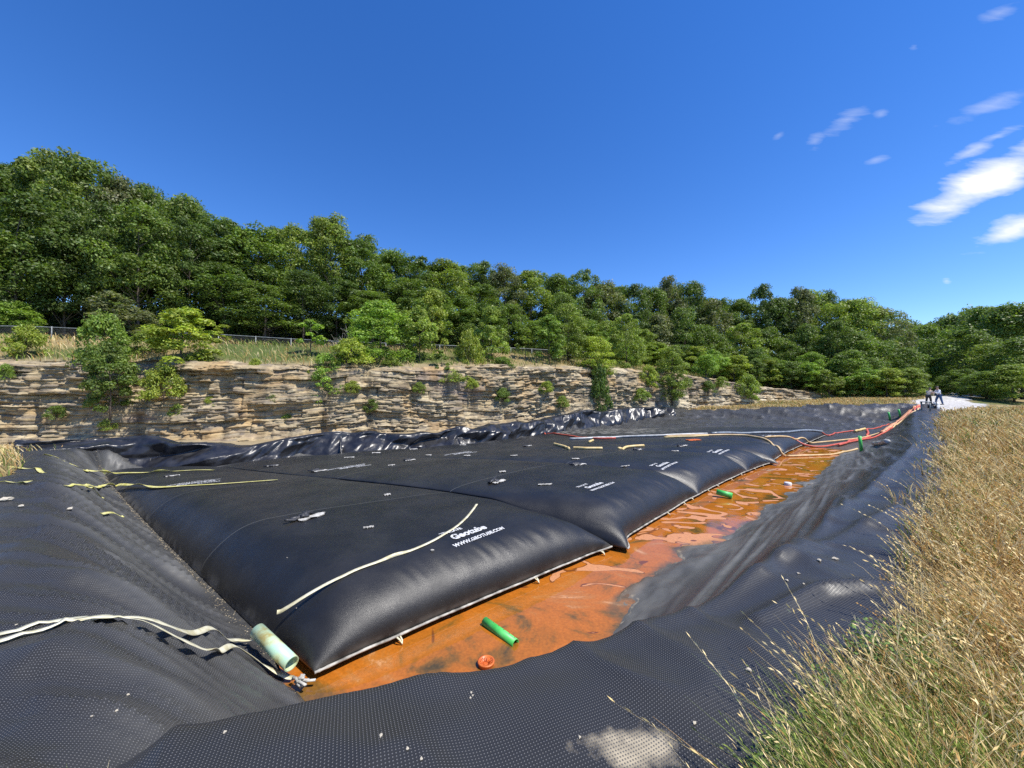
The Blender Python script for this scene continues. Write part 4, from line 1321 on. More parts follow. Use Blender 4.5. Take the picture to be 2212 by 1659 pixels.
# trees right of the road
for k, (px, Y, yt, w, tone, lab) in enumerate((
        (2008, 74, 706, 8, 'mid', 'tree behind the two workers, left of the gravel track'), (2062, 82, 690, 10, 'dark', 'dark tree overhanging the far end of the gravel track'),
        (2040, 100, 700, 11, 'dark', 'shaded tree closing the far end of the track'), (2098, 62, 715, 8.5, 'mid', 'broad tree at the right side of the track'),
        (2120, 74, 672, 10, 'mid', 'taller tree behind the broad one right of the track'), (2150, 56, 745, 7, 'light', 'lower leafy tree right of the track above the tall grass'),
        (2178, 66, 668, 9, 'mid', 'rounded tree near the right edge above the grass bank'), (2208, 52, 735, 7.5, 'mid', 'tree cut by the right edge of the view'),
        (2235, 64, 660, 10, 'dark', 'tall dark tree at the right edge of the view'), (2190, 47, 790, 5, 'light', 'small bushy tree low at the right edge, behind the grass'),
        (2075, 54, 800, 4.5, 'mid', 'small bush where the track enters the wood'), (2130, 49, 805, 5, 'mid', 'low bush at the back of the grass bank'), (1990, 66, 770, 5, 'bright', 'bright young tree left of the workers'))):
    b = ground_on_ray(px, Y)
    top = at(px, yt, Y)[2]
    tree('roadside_tree', 'edge', b, top - b[2], w, tone, lab, 'tree', 'trees along the gravel track')

# trees and bushes on the bank and the cliff: px left, px right, y top, y base, depth, kind, tone, label
BUSH = [
    (28, 84, 711, 768, 23, 'shrub', 'yellow', 'small round shrub on the grass at the far left above the cliff'),
    (-20, 70, 655, 725, 31, 'edge', 'bright', 'bright bushy tree at the left edge just behind the fence'),
    (212, 312, 640, 716, 29.5, 'young', 'grey', 'pale grey-green tree at the fence, left of the bright bush'),
    (186, 262, 692, 800, 22.6, 'shrub', 'bright', 'leafy top of a sapling leaning left over the cliff edge'),
    (200, 276, 745, 898, 21.3, 'young', 'mid', 'leafy young tree hanging down the cliff face on the left'),
    (330, 450, 672, 806, 23.8, 'young', 'yellow', 'big yellow-green bush on the cliff edge, left half'),
    (318, 390, 795, 866, 22.2, 'shrub', 'yellow', 'yellow-green bush clinging below the big bush on the cliff'),
    (290, 350, 722, 770, 25, 'shrub', 'light', 'low grassy shrub between the leaning sapling and the big bush'),
    (466, 498, 704, 746, 29.5, 'sapling', 'yellow', 'thin yellowish sapling against the fence'),
    (645, 695, 690, 767, 28, 'sapling', 'bright', 'slender lone sapling standing before the fence'),
    (720, 796, 738, 788, 27, 'shrub', 'yellow', 'wide yellowish shrub on the cliff edge left of the dead bush'),
    (764, 884, 655, 792, 30, 'edge', 'bright', 'tallest bushy tree on the cliff edge, behind the dead grey bush'),
    (872, 940, 668, 790, 31, 'young', 'light', 'light green young tree right of the tallest cliff-edge tree'),
    (905, 960, 628, 760, 38, 'young', 'yellow', 'yellow-green young tree standing out before the dark wood'),
    (672, 738, 768, 876, 26.0, 'young', 'bright', 'bright sapling growing out of a cleft in the middle of the cliff'),
    (934, 972, 757, 822, 30, 'sapling', 'mid', 'small dark sapling at the cliff edge above the grassy ledge'),
    (826, 868, 775, 796, 28.6, 'shrub', 'light', 'little bush under the tallest tree at the cliff lip'),
    (860, 888, 868, 905, 29, 'sapling', 'mid', 'tiny sapling low on the cliff face in the middle'),
    (984, 1040, 722, 792, 33, 'shrub', 'yellow', 'yellowish rounded shrub on the cliff edge right of the fence gap'),
    (1030, 1092, 672, 790, 35, 'young', 'light', 'leafy tree beside the yellowish rounded shrub'),
    (1118, 1152, 714, 772, 37, 'sapling', 'light', 'thin sapling before the right stretch of fence'),
    (1156, 1216, 686, 782, 37, 'young', 'bright', 'light leafy tree above the pale bulge of the cliff'),
    (1190, 1264, 662, 778, 40, 'edge', 'light', 'round-topped tree just right of the light leafy tree'),
    (1252, 1322, 733, 826, 39, 'edge', 'yellow', 'yellow-green bush filling the cleft right of the pale bulge'),
    (1276, 1318, 800, 895, 37.6, 'shrub', 'dark', 'dark shrub hanging in the deep cleft of the cliff'),
    (1322, 1386, 682, 800, 46, 'edge', 'light', 'light tree above the cliff right of the deep cleft'),
    (1380, 1422, 795, 838, 42.5, 'shrub', 'yellow', 'yellow-green shrub on the broken right part of the cliff'),
    (1420, 1484, 752, 872, 44, 'edge', 'light', 'round green tree growing down the right part of the cliff'),
    (1335, 1368, 790, 825, 43, 'shrub', 'light', 'shrub among the rocks beside the deep cleft'),
    (1500, 1550, 770, 812, 49.5, 'shrub', 'bright', 'bush above the low right end of the rock face'),
    (1590, 1640, 815, 866, 50.5, 'shrub', 'light', 'bush where the cliff runs out into the grass bank'),
    (0, 22, 790, 822, 21, 'shrub', 'bright', 'leafy tuft on the cliff at the left edge of the view'),
    (540, 566, 778, 800, 24.5, 'shrub', 'yellow', 'small tuft of leaves at the cliff lip left of the middle'),
    (1060, 1110, 775, 800, 33.5, 'shrub', 'mid', 'low bush at the cliff lip under the leafy tree'),
    (945, 1010, 800, 830, 30.2, 'shrub', 'light', 'grassy bush on the ledge near the top of the cliff'),
    (1062, 1088, 815, 850, 32.5, 'sapling', 'yellow', 'small yellowish sapling on the cliff below the leafy tree'),
    (660, 672, 800, 824, 25.2, 'sapling', 'yellow', 'tiny sapling left of the bright cleft sapling'),
]
for (x0, x1, yt, yb, Y, kind, tone, lab) in BUSH:
    pc = (x0 + x1) / 2
    b = at(pc, yb, Y); t_ = at(pc, yt, Y)
    w = (x1 - x0) / FPX * Y
    dd_, _, _, _ = cliff_info(np.array([b[0]]), np.array([b[1]]))
    if dd_[0] > 1.4:
        b[2] = min(b[2], float(terrain(np.array([b[0]]), np.array([b[1]]))[0]))
    nm = {'shrub': 'shrub', 'edge': 'bushy_tree', 'young': 'young_tree', 'sapling': 'sapling'}[kind]
    tree(nm, kind, b, t_[2] - b[2], w * 1.05, tone, lab, 'shrub' if kind == 'shrub' else 'tree', 'bushes and young trees on the cliff edge')

# small tufts rooted in the rock face
for (px, py, hpx, Y, kind, tone) in ((120, 905, 26, 21.2, 'shrub', 'mid'), (232, 930, 22, 21.6, 'shrub', 'light'), (385, 900, 24, 22.6, 'shrub', 'light'), (452, 880, 20, 23.2, 'shrub', 'yellow'), (505, 905, 20, 23.6, 'shrub', 'light'),
        (590, 870, 20, 24.3, 'shrub', 'mid'), (620, 915, 18, 24.5, 'shrub', 'light'), (760, 850, 24, 25.8, 'shrub', 'yellow'), (805, 890, 26, 26.6, 'shrub', 'mid'), (905, 850, 22, 28.0, 'shrub', 'light'),
        (1020, 845, 24, 30.2, 'shrub', 'yellow'), (1085, 870, 28, 31.4, 'shrub', 'mid'), (1180, 850, 24, 33.2, 'shrub', 'yellow'), (1215, 880, 22, 34.0, 'shrub', 'light'), (1385, 870, 28, 41, 'shrub', 'light'), (1530, 850, 24, 47.5, 'shrub', 'mid'), (1560, 838, 22, 48.5, 'shrub', 'light')):
    b = at(px, py, Y)
    tree('tuft', kind, b, hpx / FPX * Y, hpx * 1.25 / FPX * Y, tone, 'small leafy tuft rooted in a crack midway up the rock face', 'shrub', 'small tufts on the rock face')

# dead grey bush
r_ = np.random.default_rng(5)
mb = MB()
b0 = at(770, 790, 28.2)
for k in range(16):
    th = r_.uniform(2.2, 4.6); el = r_.uniform(0.5, 1.3); ln = r_.uniform(1.6, 3.2)
    d = np.array([math.cos(th) * math.cos(el), 0.5 * math.sin(th) * math.cos(el), math.sin(el)])
    p1 = d * ln * 0.5 + r_.normal(size=3) * 0.08; p2 = d * ln + r_.normal(size=3) * 0.15
    mb.tube([np.zeros(3), p1, p2], [0.05, 0.03, 0.012], 5, False)
    for q in range(4):
        e = p1 + (p2 - p1) * r_.random()
        mb.tube([e, e + r_.normal(size=3) * 0.35 + d * 0.4], [0.02, 0.008], 4, False)
o = mb.build('dead_bush', M['deadwood'], None, True); o.location = b0
tag(o, 'leafless grey bush beside the tallest tree on the cliff edge', 'bush')

# far wooded hill: reads as one mass
hv, hf, hc = [], [], []
r_ = np.random.default_rng(77)
cents, rads, nns = [], [], []
for k in range(520):
    px = r_.uniform(1880, 2330); Y = r_.uniform(110, 260)
    yt = np.interp(px, [1880, 1950, 2000, 2050, 2100, 2212, 2330], [700, 694, 684, 672, 660, 652, 648])
    top = at(px, yt + r_.uniform(0, 14) + 110 * (1 - (Y - 110) / 150), Y)
    cents.append(top - np.array([0, 0, 3])); rads.append(r_.uniform(3.0, 5.5)); nns.append(70)
v, f, col = leaf_cloud(cents, rads, nns, 0.95, 991, 0.9)
hill = link('wooded_hill', make_mesh('wooded_hill', v, f, M['leaf'], False, col=col))
hill.color = (0.12, 0.17, 0.055, 1)
tag(hill, 'distant wooded hillside behind the track', 'woodland', kind='stuff')

# undergrowth in the wood: low leafy fill
cents, rads, nns = [], [], []
for k in range(900):
    px = r_.uniform(-70, 1960)
    Y = float(np.interp(px, DEP_X, DEP_Y)) + r_.uniform(-2.0, 22)
    b = ground_on_ray(px, Y)
    cents.append(b + np.array([0, 0, r_.uniform(0.2, 1.0) + 3.2 * max(0, r_.random() - 0.45)])); rads.append(r_.uniform(0.6, 1.3)); nns.append(60)
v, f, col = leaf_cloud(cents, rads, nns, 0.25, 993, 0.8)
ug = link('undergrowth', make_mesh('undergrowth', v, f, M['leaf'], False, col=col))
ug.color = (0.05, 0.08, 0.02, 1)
tag(ug, 'low leafy undergrowth between the trunks of the wood', 'undergrowth', kind='stuff')

# ------------------------------------------------------------------ chain link fence on the bank
FZ = [(-30, 704), (0, 704), (91, 706), (198, 711), (309, 716), (482, 723), (613, 731), (720, 737), (830, 741), (936, 745), (1117, 752), (1190, 756), (1300, 762)]
FD = [27, 27.5, 28.6, 29.4, 30.2, 32, 33.5, 35, 37, 39.2, 43, 45, 48]
ftop = np.array([at(px, y, Y) for (px, y), Y in zip(FZ, FD)])
fl_ = np.concatenate([[0], np.cumsum(np.linalg.norm(np.diff(ftop, axis=0), axis=1))])
def ftop_at(s):
    return np.array([np.interp(s, fl_, ftop[:, k]) for k in range(3)])
fence = empty('chain_link_fence', tuple(ftop_at(fl_[-1] / 2) - np.array([0, 0, 1.4])))
tag(fence, 'long grey chain link fence along the bank above the cliff', 'fence')
foff = np.array(fence.location)
FH = 1.35
mb = MB(); mb.tube([ftop_at(s) - foff for s in np.linspace(0, fl_[-1], 60)], 0.034, 6)
mb.build('top_rail', M['galv'], fence, True)
for s in np.arange(0.5, fl_[-1], 2.75):
    mb = MB(); p = ftop_at(s) - foff
    mb.tube([p + (0, 0, 0.06), p - (0, 0, FH + 0.3)], 0.042, 6)
    mb.build('post', M['galv'], fence, True)
mb = MB()
for s in np.arange(-1, fl_[-1], 0.11):
    for sg in (1, -1):
        a0, a1 = s, s + FH
        pa = ftop_at(np.clip(a0, 0, fl_[-1])); pb = ftop_at(np.clip(a1, 0, fl_[-1]))
        if sg > 0: pts = [pa - foff, pb - foff - (0, 0, FH)]
        else: pts = [pa - foff - (0, 0, FH), pb - foff]
        mb.tube(pts, 0.0065, 3, False)
mb.build('wire_mesh', M['wire'], fence)

# ------------------------------------------------------------------ gravel track and pad
pad = np.array([(29.6, 25.6), (31.2, 28.6), (40.5, 37.2), (42, 40), (52, 48), (68, 59), (92, 78), (130, 108), (136, 104), (97, 76), (73, 57), (58, 46.5), (52, 40), (48, 36.5), (40, 31.5), (34, 27)])
gxx = np.arange(28, 138, 0.6); gyy = np.arange(24, 110, 0.6)
X3, Y3 = np.meshgrid(gxx, gyy, indexing='ij')
x3, y3 = X3.ravel() + 0.3 * (hashn(X3.ravel(), Y3.ravel(), 1) - 0.5), Y3.ravel()
pd_, pi_ = poly_dist(x3, y3, pad)
pf = grid_faces(len(gxx), len(gyy)); pf = pf[pi_[pf].all(1)]
us = np.unique(pf); rm_ = np.full(len(x3), -1); rm_[us] = np.arange(len(us))
zt3 = terrain(x3[us], y3[us]) + 0.09
track = link('gravel_track', make_mesh('gravel_track', np.stack([x3[us], y3[us], zt3], 1), rm_[pf], M['gravel'], True))
tag(track, 'white gravel track running into the wood', kind='structure')

# ------------------------------------------------------------------ webbing straps
def strap(seq, width, mat, label, lift=0.012, twist=(), onb=True, sub=6):
    P = hits(seq, False)
    d = np.concatenate([[0], np.cumsum(np.linalg.norm(np.diff(P, axis=0), axis=1))])
    n = max(14, int(d[-1] / 0.07), int(len(seq) * sub))
    t = np.linspace(0, d[-1], n)
    # smooth the path in plan, then lay it on the surface
    kk = max(5, int(n / len(seq)) // 2 * 2 + 1)
    xs = smooth1(np.interp(t, d, P[:, 0]), kk); ys = smooth1(np.interp(t, d, P[:, 1]), kk)
    xs[0], ys[0], xs[-1], ys[-1] = P[0, 0], P[0, 1], P[-1, 0], P[-1, 1]
    z0_ = surf(xs, ys)
    zp = np.pad(z0_, 4, mode='edge'); zm = np.max([zp[j:j + n] for j in range(9)], axis=0)
    zs = np.maximum(smooth1(smooth1(zm, 9), 7) - 0.03, z0_) + lift
    ctr = np.stack([xs, ys, zs], 1)
    tan = np.gradient(ctr, axis=0); tan /= np.linalg.norm(tan, axis=1)[:, None]
    e = 0.03
    nz_ = np.stack([-(surf(xs + e, ys) - surf(xs - e, ys)) / (2 * e), -(surf(xs, ys + e) - surf(xs, ys - e)) / (2 * e), np.ones(n)], 1)
    nz_ = np.stack([smooth1(nz_[:, k], 7) for k in range(3)], 1)
    nz_ /= np.linalg.norm(nz_, axis=1)[:, None]
    side = np.cross(tan, nz_); side /= np.linalg.norm(side, axis=1)[:, None]
    up = np.cross(side, tan)
    ang = np.zeros(n)
    for f, a in twist:
        ang += R(a) * np.exp(-((t / d[-1] - f) / 0.035) ** 2)
    sd_ = side * np.cos(ang)[:, None] + up * np.sin(ang)[:, None]
    ctr = ctr + np.array([0, 0, 1.0]) * (np.abs(np.sin(ang)) * width * 0.5)[:, None]
    th = 0.002
    nn2 = np.cross(sd_, tan)
    v = np.stack([ctr - sd_ * width / 2 + nn2 * th, ctr + sd_ * width / 2 + nn2 * th, ctr + sd_ * width / 2 - nn2 * th, ctr - sd_ * width / 2 - nn2 * th], 1).reshape(-1, 3)
    q = []
    for k in range(n - 1):
        for j in range(4):
            q.append((k * 4 + j, k * 4 + (j + 1) % 4, (k + 1) * 4 + (j + 1) % 4, (k + 1) * 4 + j))
    q += [(0, 1, 2, 3), ((n - 1) * 4 + 3, (n - 1) * 4 + 2, (n - 1) * 4 + 1, (n - 1) * 4)]
    o = link('webbing_strap', make_mesh('webbing_strap', v, np.array(q), mat, True))
    tag(o, label, 'strap', 'webbing straps lying on the liner and bags')
    return o

strap([(1030, 1090), (1022, 1102), (1010, 1117), (985, 1140), (940, 1168), (900, 1186), (860, 1201), (800, 1221), (760, 1236), (700, 1272), (640, 1317), (610, 1345), (598, 1362)], 0.05, M['webbing'],
      'long pale strap curving over the top of the nearest bag', twist=((0.62, 50),))
strap([(-15, 1383), (0, 1377), (70, 1356), (139, 1339), (208, 1357), (330, 1381), (375, 1390), (434, 1402), (514, 1398), (545, 1410), (576, 1411)], 0.068, M['webbing'],
      'upper of the two crossing straps at lower left, ending behind the pale green pipe', lift=0.015, twist=((0.97, 40),))
strap([(-15, 1402), (0, 1397), (104, 1371), (201, 1355), (250, 1366), (312, 1385), (365, 1403), (417, 1424), (469, 1437), (514, 1435), (556, 1454), (590, 1464), (632, 1471)], 0.068, M['webbing'],
      'lower of the two crossing straps at lower left, running to the white knot', lift=0.022, twist=((0.55, 55),))
strap([(20, 1012), (72, 1013), (104, 1030), (149, 1045), (193, 1055), (248, 1059), (347, 1056), (421, 1051), (496, 1046), (548, 1042), (600, 1038)], 0.10, M['yellow_webbing'],
      'longer yellow strap from the left bank across the far end of the nearest bag', lift=0.03, twist=((0.52, 70), (0.7, 60)))
strap([(94, 993), (107, 994), (149, 1011), (198, 1022), (248, 1024), (310, 1023), (372, 1020), (434, 1016), (461, 1017)], 0.10, M['yellow_webbing'],
      'yellow strap closest to the crumpled sheet on the left', lift=0.03, twist=((0.4, 70), (0.75, 60)))
strap([(-10, 1052), (0, 1051), (27, 1049), (64, 1054)], 0.08, M['yellow_webbing'], 'short yellow strap end on the liner at the left edge', lift=0.03)
strap([(140, 1052), (149, 1055), (174, 1065), (198, 1076), (223, 1086)], 0.055, M['yellow_webbing'], 'short twisted yellow strap on the left slope beside the bag', lift=0.03, twist=((0.5, 70),))
strap([(215, 1120), (240, 1131), (266, 1139)], 0.05, M['yellow_webbing'], 'dull yellow strap scrap low on the left slope', lift=0.03)

# ------------------------------------------------------------------ pipes
def open_pipe(name, p0, p1, r, th, mat, label, cat='pipe', group=None, holes=0, halfcut=False, inner=None):
    p0, p1 = np.asarray(p0, float), np.asarray(p1, float)
    ax = p1 - p0; Lg = np.linalg.norm(ax); ax /= Lg
    up = np.array([0, 0, 1.0]) if abs(ax[2]) < 0.9 else np.array([1.0, 0, 0])
    a = np.cross(ax, up); a /= np.linalg.norm(a); b = np.cross(a, ax)
    n = 24
    t = np.arange(n) * 2 * math.pi / n
    ring = lambda p, rr: p + rr * (np.cos(t)[:, None] * a + np.sin(t)[:, None] * b)
    v = np.concatenate([ring(p0, r), ring(p1, r), ring(p1, r - th), ring(p0, r - th)])
    q = []
    for k in range(4):
        for j in range(n):
            j2 = (j + 1) % n; k2 = (k + 1) % 4
            q.append((k * n + j, k * n + j2, k2 * n + j2, k2 * n + j))
    ctr = (p0 + p1) / 2
    o = link(name, make_mesh(name, v - ctr, np.array(q), mat, False), None, ctr)
    me = o.data
    me.polygons.foreach_set('use_smooth', np.array([(k // n) in (0, 2) for k in range(4 * n)]))
    if holes:
        for k in range(holes):
            c = p0 + ax * Lg * (k + 0.6) / holes + b * (r + 0.001) * 0.93 - a * r * 0.33
            mb = MB()
            nrm = (b * 0.93 - a * 0.36)
            mb.tube([c - nrm * 0.006 - ctr, c + nrm * 0.003 - ctr], 0.007, 8)
            h_ = mb.build('drain_hole', M['black_metal'], o)
    tag(o, label, cat, group)
    return o

def on(px, py, dz=0.0):
    p = hit(px, py); return p + np.array([0, 0, dz])

pa = gp(556, 1362, -1.38); pb = gp(630, 1434, -1.52)
open_pipe('drain_pipe', pa, pb, 0.082, 0.01, M['pipe_pale'], 'weathered pale green pipe lying at the corner of the nearest bag')
pa = gp(1047, 1342, WATER + 0.035); pb = gp(1114, 1391, WATER + 0.01)
open_pipe('drain_pipe', pa, pb, 0.06, 0.006, M['pipe_green'], 'bright green perforated pipe half sunk in the orange puddle near the camera', holes=6)
pa = gp(1548, 1062, FLOOR + 0.22); pb = gp(1582, 1071, FLOOR + 0.16)
open_pipe('drain_pipe', pa, pb, 0.085, 0.008, M['pipe_green'], 'green pipe sticking out sideways from under the third bag')
for px, y0, y1, rr, lab in ((1860, 942, 974, 0.07, 'tallest green standpipe, beside the end of the tan hose'), (1922, 890, 907, 0.075, 'green standpipe on the far floor, left one of the pair'), (1944, 884, 899, 0.075, 'green standpipe on the far floor, right one of the pair')):
    p = hit(px + 1, y1)
    top = at(px - 3, y0, p[1])
    open_pipe('standpipe', p - np.array([0, 0, 0.05]), top, rr, 0.01, M['pipe_green'], lab, 'pipe', 'green standpipes')

# orange cap in the puddle
c0 = gp(1050, 1436, WATER)
mb = MB()
n = 28; t = np.arange(n) * 2 * math.pi / n
prof = [(0.093, -0.02), (0.098, 0.03), (0.103, 0.036), (0.103, 0.05), (0.08, 0.05), (0.072, 0.012), (0.03, 0.008), (0.0, 0.012)]
v = np.concatenate([np.stack([r * np.cos(t), r * np.sin(t), np.full(n, z)], 1) for r, z in prof])
q = [(k * n + j, k * n + (j + 1) % n, (k + 1) * n + (j + 1) % n, (k + 1) * n + j) for k in range(len(prof) - 1) for j in range(n)]
mb.add(v, q)
for k in range(14):
    a = k * 2 * math.pi / 14
    mb.tube([(0.073 * math.cos(a), 0.073 * math.sin(a), 0.045), (0.03 * math.cos(a), 0.03 * math.sin(a), 0.018)], 0.004, 5)
o = mb.build('pipe_stopper', M['orange'], None, False); o.location = c0
tag(o, 'round orange plastic stopper standing in the puddle', 'stopper')

# white knot of webbing at the corner of the bag
c0 = gp(652, 1474, FLOOR + 0.12)
mb = MB(); rr = np.random.default_rng(3)
for k in range(6):
    pts = [rr.normal(size=3) * np.array([0.045, 0.035, 0.025]) + np.array([0, 0, 0.03]) for _ in range(4)]
    pts = [np.array([np.interp(u, range(4), [p[i] for p in pts]) for i in range(3)]) for u in np.linspace(0, 3, 9)]
    mb.tube(pts, 0.017, 6, True, 0.7)
o = mb.build('tied_knot', M['cloth_pale'], None, True); o.location = c0
tag(o, 'pale knotted webbing tied at the near corner of the nearest bag', 'knot')

# ------------------------------------------------------------------ hoses and long pipes
def hose(seq, r, mat, label, name='hose', lift=None, flat=1.0, group=None, cat='hose', zs=None):
    P = hits(seq) if zs is None else np.array([gp(px, py, z) for (px, py), z in zip(seq, zs)])
    d = np.concatenate([[0], np.cumsum(np.linalg.norm(np.diff(P, axis=0), axis=1))])
    n = max(10, len(seq) * 8)
    t = np.linspace(0, d[-1], n)
    xs = np.interp(t, d, P[:, 0]); ys = np.interp(t, d, P[:, 1])
    k = 5
    xs2, ys2 = smooth1(xs, k), smooth1(ys, k); xs2[[0, -1]] = xs[[0, -1]]; ys2[[0, -1]] = ys[[0, -1]]
    if zs is None:
        z = smooth1(surf(xs2, ys2), 5); z = np.maximum(z, surf(xs2, ys2)) + (r * flat * 0.9 if lift is None else lift)
    else:
        z = np.interp(t, d, P[:, 2])
    ctr = np.stack([xs2, ys2, z], 1); o_ = ctr[n // 2].copy()
    mb = MB(); mb.tube(ctr - o_, r, 8, True, flat)
    o = mb.build(name, mat, None, True); o.location = o_
    tag(o, label, cat, group)
    return o

hose([(1231, 950), (1267, 949), (1330, 946), (1420, 943), (1528, 939)], 0.065, M['pvc'], 'long white pipe lying across the farthest bags', 'white_pipe', cat='pipe')
hose([(1537, 938), (1620, 937), (1700, 936), (1776, 935)], 0.07, M['grey_pipe'], 'grey pipe continuing the white one along the farthest bag', 'grey_pipe', cat='pipe')
hose([(1172, 933), (1205, 939), (1245, 945), (1290, 949), (1330, 948)], 0.05, M['hose_red'], 'red hose curving over the pale silty patch to the white pipe')
hose([(1438, 944), (1500, 942), (1565, 941), (1610, 942), (1645, 948), (1669, 961), (1685, 976), (1697, 987)], 0.055, M['hose_tan'], 'tan hose draped over the end of the fifth bag')
hose([(1700, 987), (1740, 986), (1794, 984), (1830, 977), (1852, 971)], 0.05, M['hose_tan'], 'tan hose on the puddle ending beside the tallest standpipe')
hose([(1652, 946), (1700, 945), (1735, 947), (1756, 958), (1800, 954), (1846, 949), (1885, 941), (1920, 929), (1950, 908), (1975, 889), (1990, 878)], 0.05, M['hose_tan'], 'tan hose from the farthest bags up the bank to the pump table')
hose([(1711, 947), (1728, 957), (1742, 966), (1777, 967), (1820, 959), (1867, 950), (1900, 940), (1920, 930), (1948, 908), (1972, 889), (1987, 878)], 0.055, M['hose_red'], 'red hose looping from the sixth bag up to the pump table')
hose([(1777, 936), (1820, 933), (1867, 929), (1895, 926), (1925, 915), (1955, 898), (1985, 878)], 0.045, M['hose_red'], 'thin red hose in the back, from the grey pipe to the pump table')
hose([(1905, 937), (1925, 922), (1950, 902), (1970, 887), (1986, 876)], 0.13, M['hose_salmon'], 'thick salmon layflat hose running down the bank from the pump table', flat=0.5)
hose([(1812, 963), (1830, 958), (1836, 952), (1860, 951), (1880, 944)], 0.06, M['hose_red'], 'short branched red hose section on the floor beside the standpipe')
hose([(1873, 930), (1876, 937), (1872, 944)], 0.07, M['hose_red'], 'red hose fitting standing across the two red hoses')
hose([(1197, 961), (1212, 965), (1224, 968), (1229, 972)], 0.06, M['yellow'], 'short yellow hose offcut, left of three on the bag top', group='short yellow hose offcuts on the bags')
hose([(1239, 970), (1262, 971), (1285, 971), (1301, 971)], 0.06, M['yellow'], 'straight yellow hose offcut in the middle of three on the bag top', group='short yellow hose offcuts on the bags')
hose([(1336, 971), (1352, 968), (1372, 966), (1391, 965)], 0.06, M['yellow'], 'bent yellow hose offcut, right of three on the bag top', group='short yellow hose offcuts on the bags')
hose([(1272, 957), (1281, 953)], 0.06, M['yellow'], 'stubby yellow hose piece beside the white pipe', group='short yellow hose offcuts on the bags')
hose([(1434, 946), (1500, 944), (1530, 942)], 0.04, M['yellow'], 'thin yellow hose lying along the white pipe')
hose([(1888, 963), (1900, 961), (1918, 959)], 0.1, M['pvc'], 'fat white pipe offcut on the liner right of the standpipe', 'pipe_offcut', cat='pipe')
hose([(1846, 934), (1860, 930), (1868, 928)], 0.09, M['yellow'], 'coiled yellow strap bundle on the far floor', 'strap_bundle', cat='strap bundle')

# ------------------------------------------------------------------ ports, rags and scraps on the bags
def port_mesh(seed, size):
    r = np.random.default_rng(seed); mb = MB()
    for k in range(4):
        w_ = r.normal(size=(5, 3)) * np.array([0.42, 0.22, 0.1]) * size
        w_[:, 2] = np.abs(w_[:, 2]) + size * 0.08
        pts = [np.array([np.interp(u, range(5), w_[:, q]) for q in range(3)]) for u in np.linspace(0, 4, 13)]
        mb.tube(pts, size * (0.09 + 0.06 * r.random()), 6, True, 0.7)
    return mb
def rag_mesh(seed, lx_, ly_):
    r = np.random.default_rng(seed)
    g = 9
    U, W = np.meshgrid(np.linspace(-1, 1, g), np.linspace(-1, 1, 5), indexing='ij')
    e = 1 - 0.25 * r.random((g, 5))
    v = np.stack([U * lx_ / 2 * e, W * ly_ / 2 * e, 0.015 + 0.018 * np.abs(np.sin(U * 3 + W * 2 + r.random() * 3)) * (1 - W * W * 0.5) + 0.015 * r.random((g, 5))], -1).reshape(-1, 3)
    f = grid_faces(g, 5)
    n = len(v); vb = v.copy(); vb[:, 2] -= 0.012
    mb = MB(); mb.add(np.concatenate([v, vb]), np.concatenate([f, f[:, ::-1] + n]))
    return mb
PORTS = [  # px, py, size, rag length, label
    (652, 1120, 0.34, 0.6, 'large black and white gathered fill port on top of the nearest bag'),
    (1067, 1042, 0.3, 0.55, 'gathered fill port on the second bag, above its lettering'),
    (685, 1018, 0.25, 0.5, 'whitish gathered port at the far end of the second bag'),
    (584, 1007, 0.2, 0.4, 'small white gathered port near the crumpled sheet, leftmost of the far ones'),
    (1244, 1004, 0.28, 0.55, 'gathered fill port in the middle of the third bag'),
    (880, 995, 0.25, 0.45, 'gathered port at the far end of the third bag'),
    (1374, 972, 0.28, 0.4, 'gathered port beside the right yellow offcut'),
    (1468, 964, 0.3, 0.8, 'dark gathered port with rags on the fifth bag'),
    (1136, 964, 0.25, 0.5, 'gathered port left of the yellow offcuts'),
    (366, 1029, 0.2, 0.4, 'small dark port between the two yellow straps')]
for k, (px, py, sz, rl, lab) in enumerate(PORTS):
    p = hit(px, py)
    root = empty('fill_port', p, random.random() * 0.6 + 0.5)
    tag(root, lab, 'fill port', 'gathered fill ports on the bags')
    port_mesh(k, sz).build('sleeve', M['sleeve'], root, True)
    rg_ = rag_mesh(k + 50, rl, sz * 0.6).build('tie_rag', M['cloth_pale'], root, True)
    rg_.location = (sz * 0.35, -sz * 0.35, 0)
SCRAPS = [
    (836, 1070, 0.16, 0.13, 'white cloth tuft on the crease between the first two bags'), (796, 1141, 0.2, 0.05, 'white paper strip on the nearest bag behind the strap'),
    (1178, 1048, 0.42, 0.07, 'long white strip lying on the second bag'), (1350, 1008, 0.42, 0.08, 'long white strip lying on the third bag'),
    (1243, 992, 0.3, 0.15, 'small tan scrap behind the third bag port'), (1085, 1020, 0.25, 0.15, 'small tan scrap behind the second bag port'),
    (1110, 985, 0.35, 0.1, 'tan stick-like scrap on the far bags'), (1009, 985, 0.3, 0.18, 'whitish scrap on the far bags, right of the two'),
    (926, 984, 0.28, 0.16, 'whitish scrap on the far bags, left of the two'), (893, 971, 0.4, 0.2, 'pale scrap beside the crumpled sheet'),
    (813, 979, 0.45, 0.2, 'cream scrap before the crumpled sheet'), (754, 989, 0.45, 0.15, 'grey flat scrap before the crumpled sheet'),
    (845, 1006, 0.26, 0.1, 'two-tone white scrap between the far ports'), (1458, 975, 0.35, 0.1, 'pale strip on the fifth bag'),
    (934, 1192, 0.06, 0.03, 'tiny white paper bit left of the large lettering'), (1000, 962, 0.35, 0.12, 'small grey scrap on the fourth bag')]
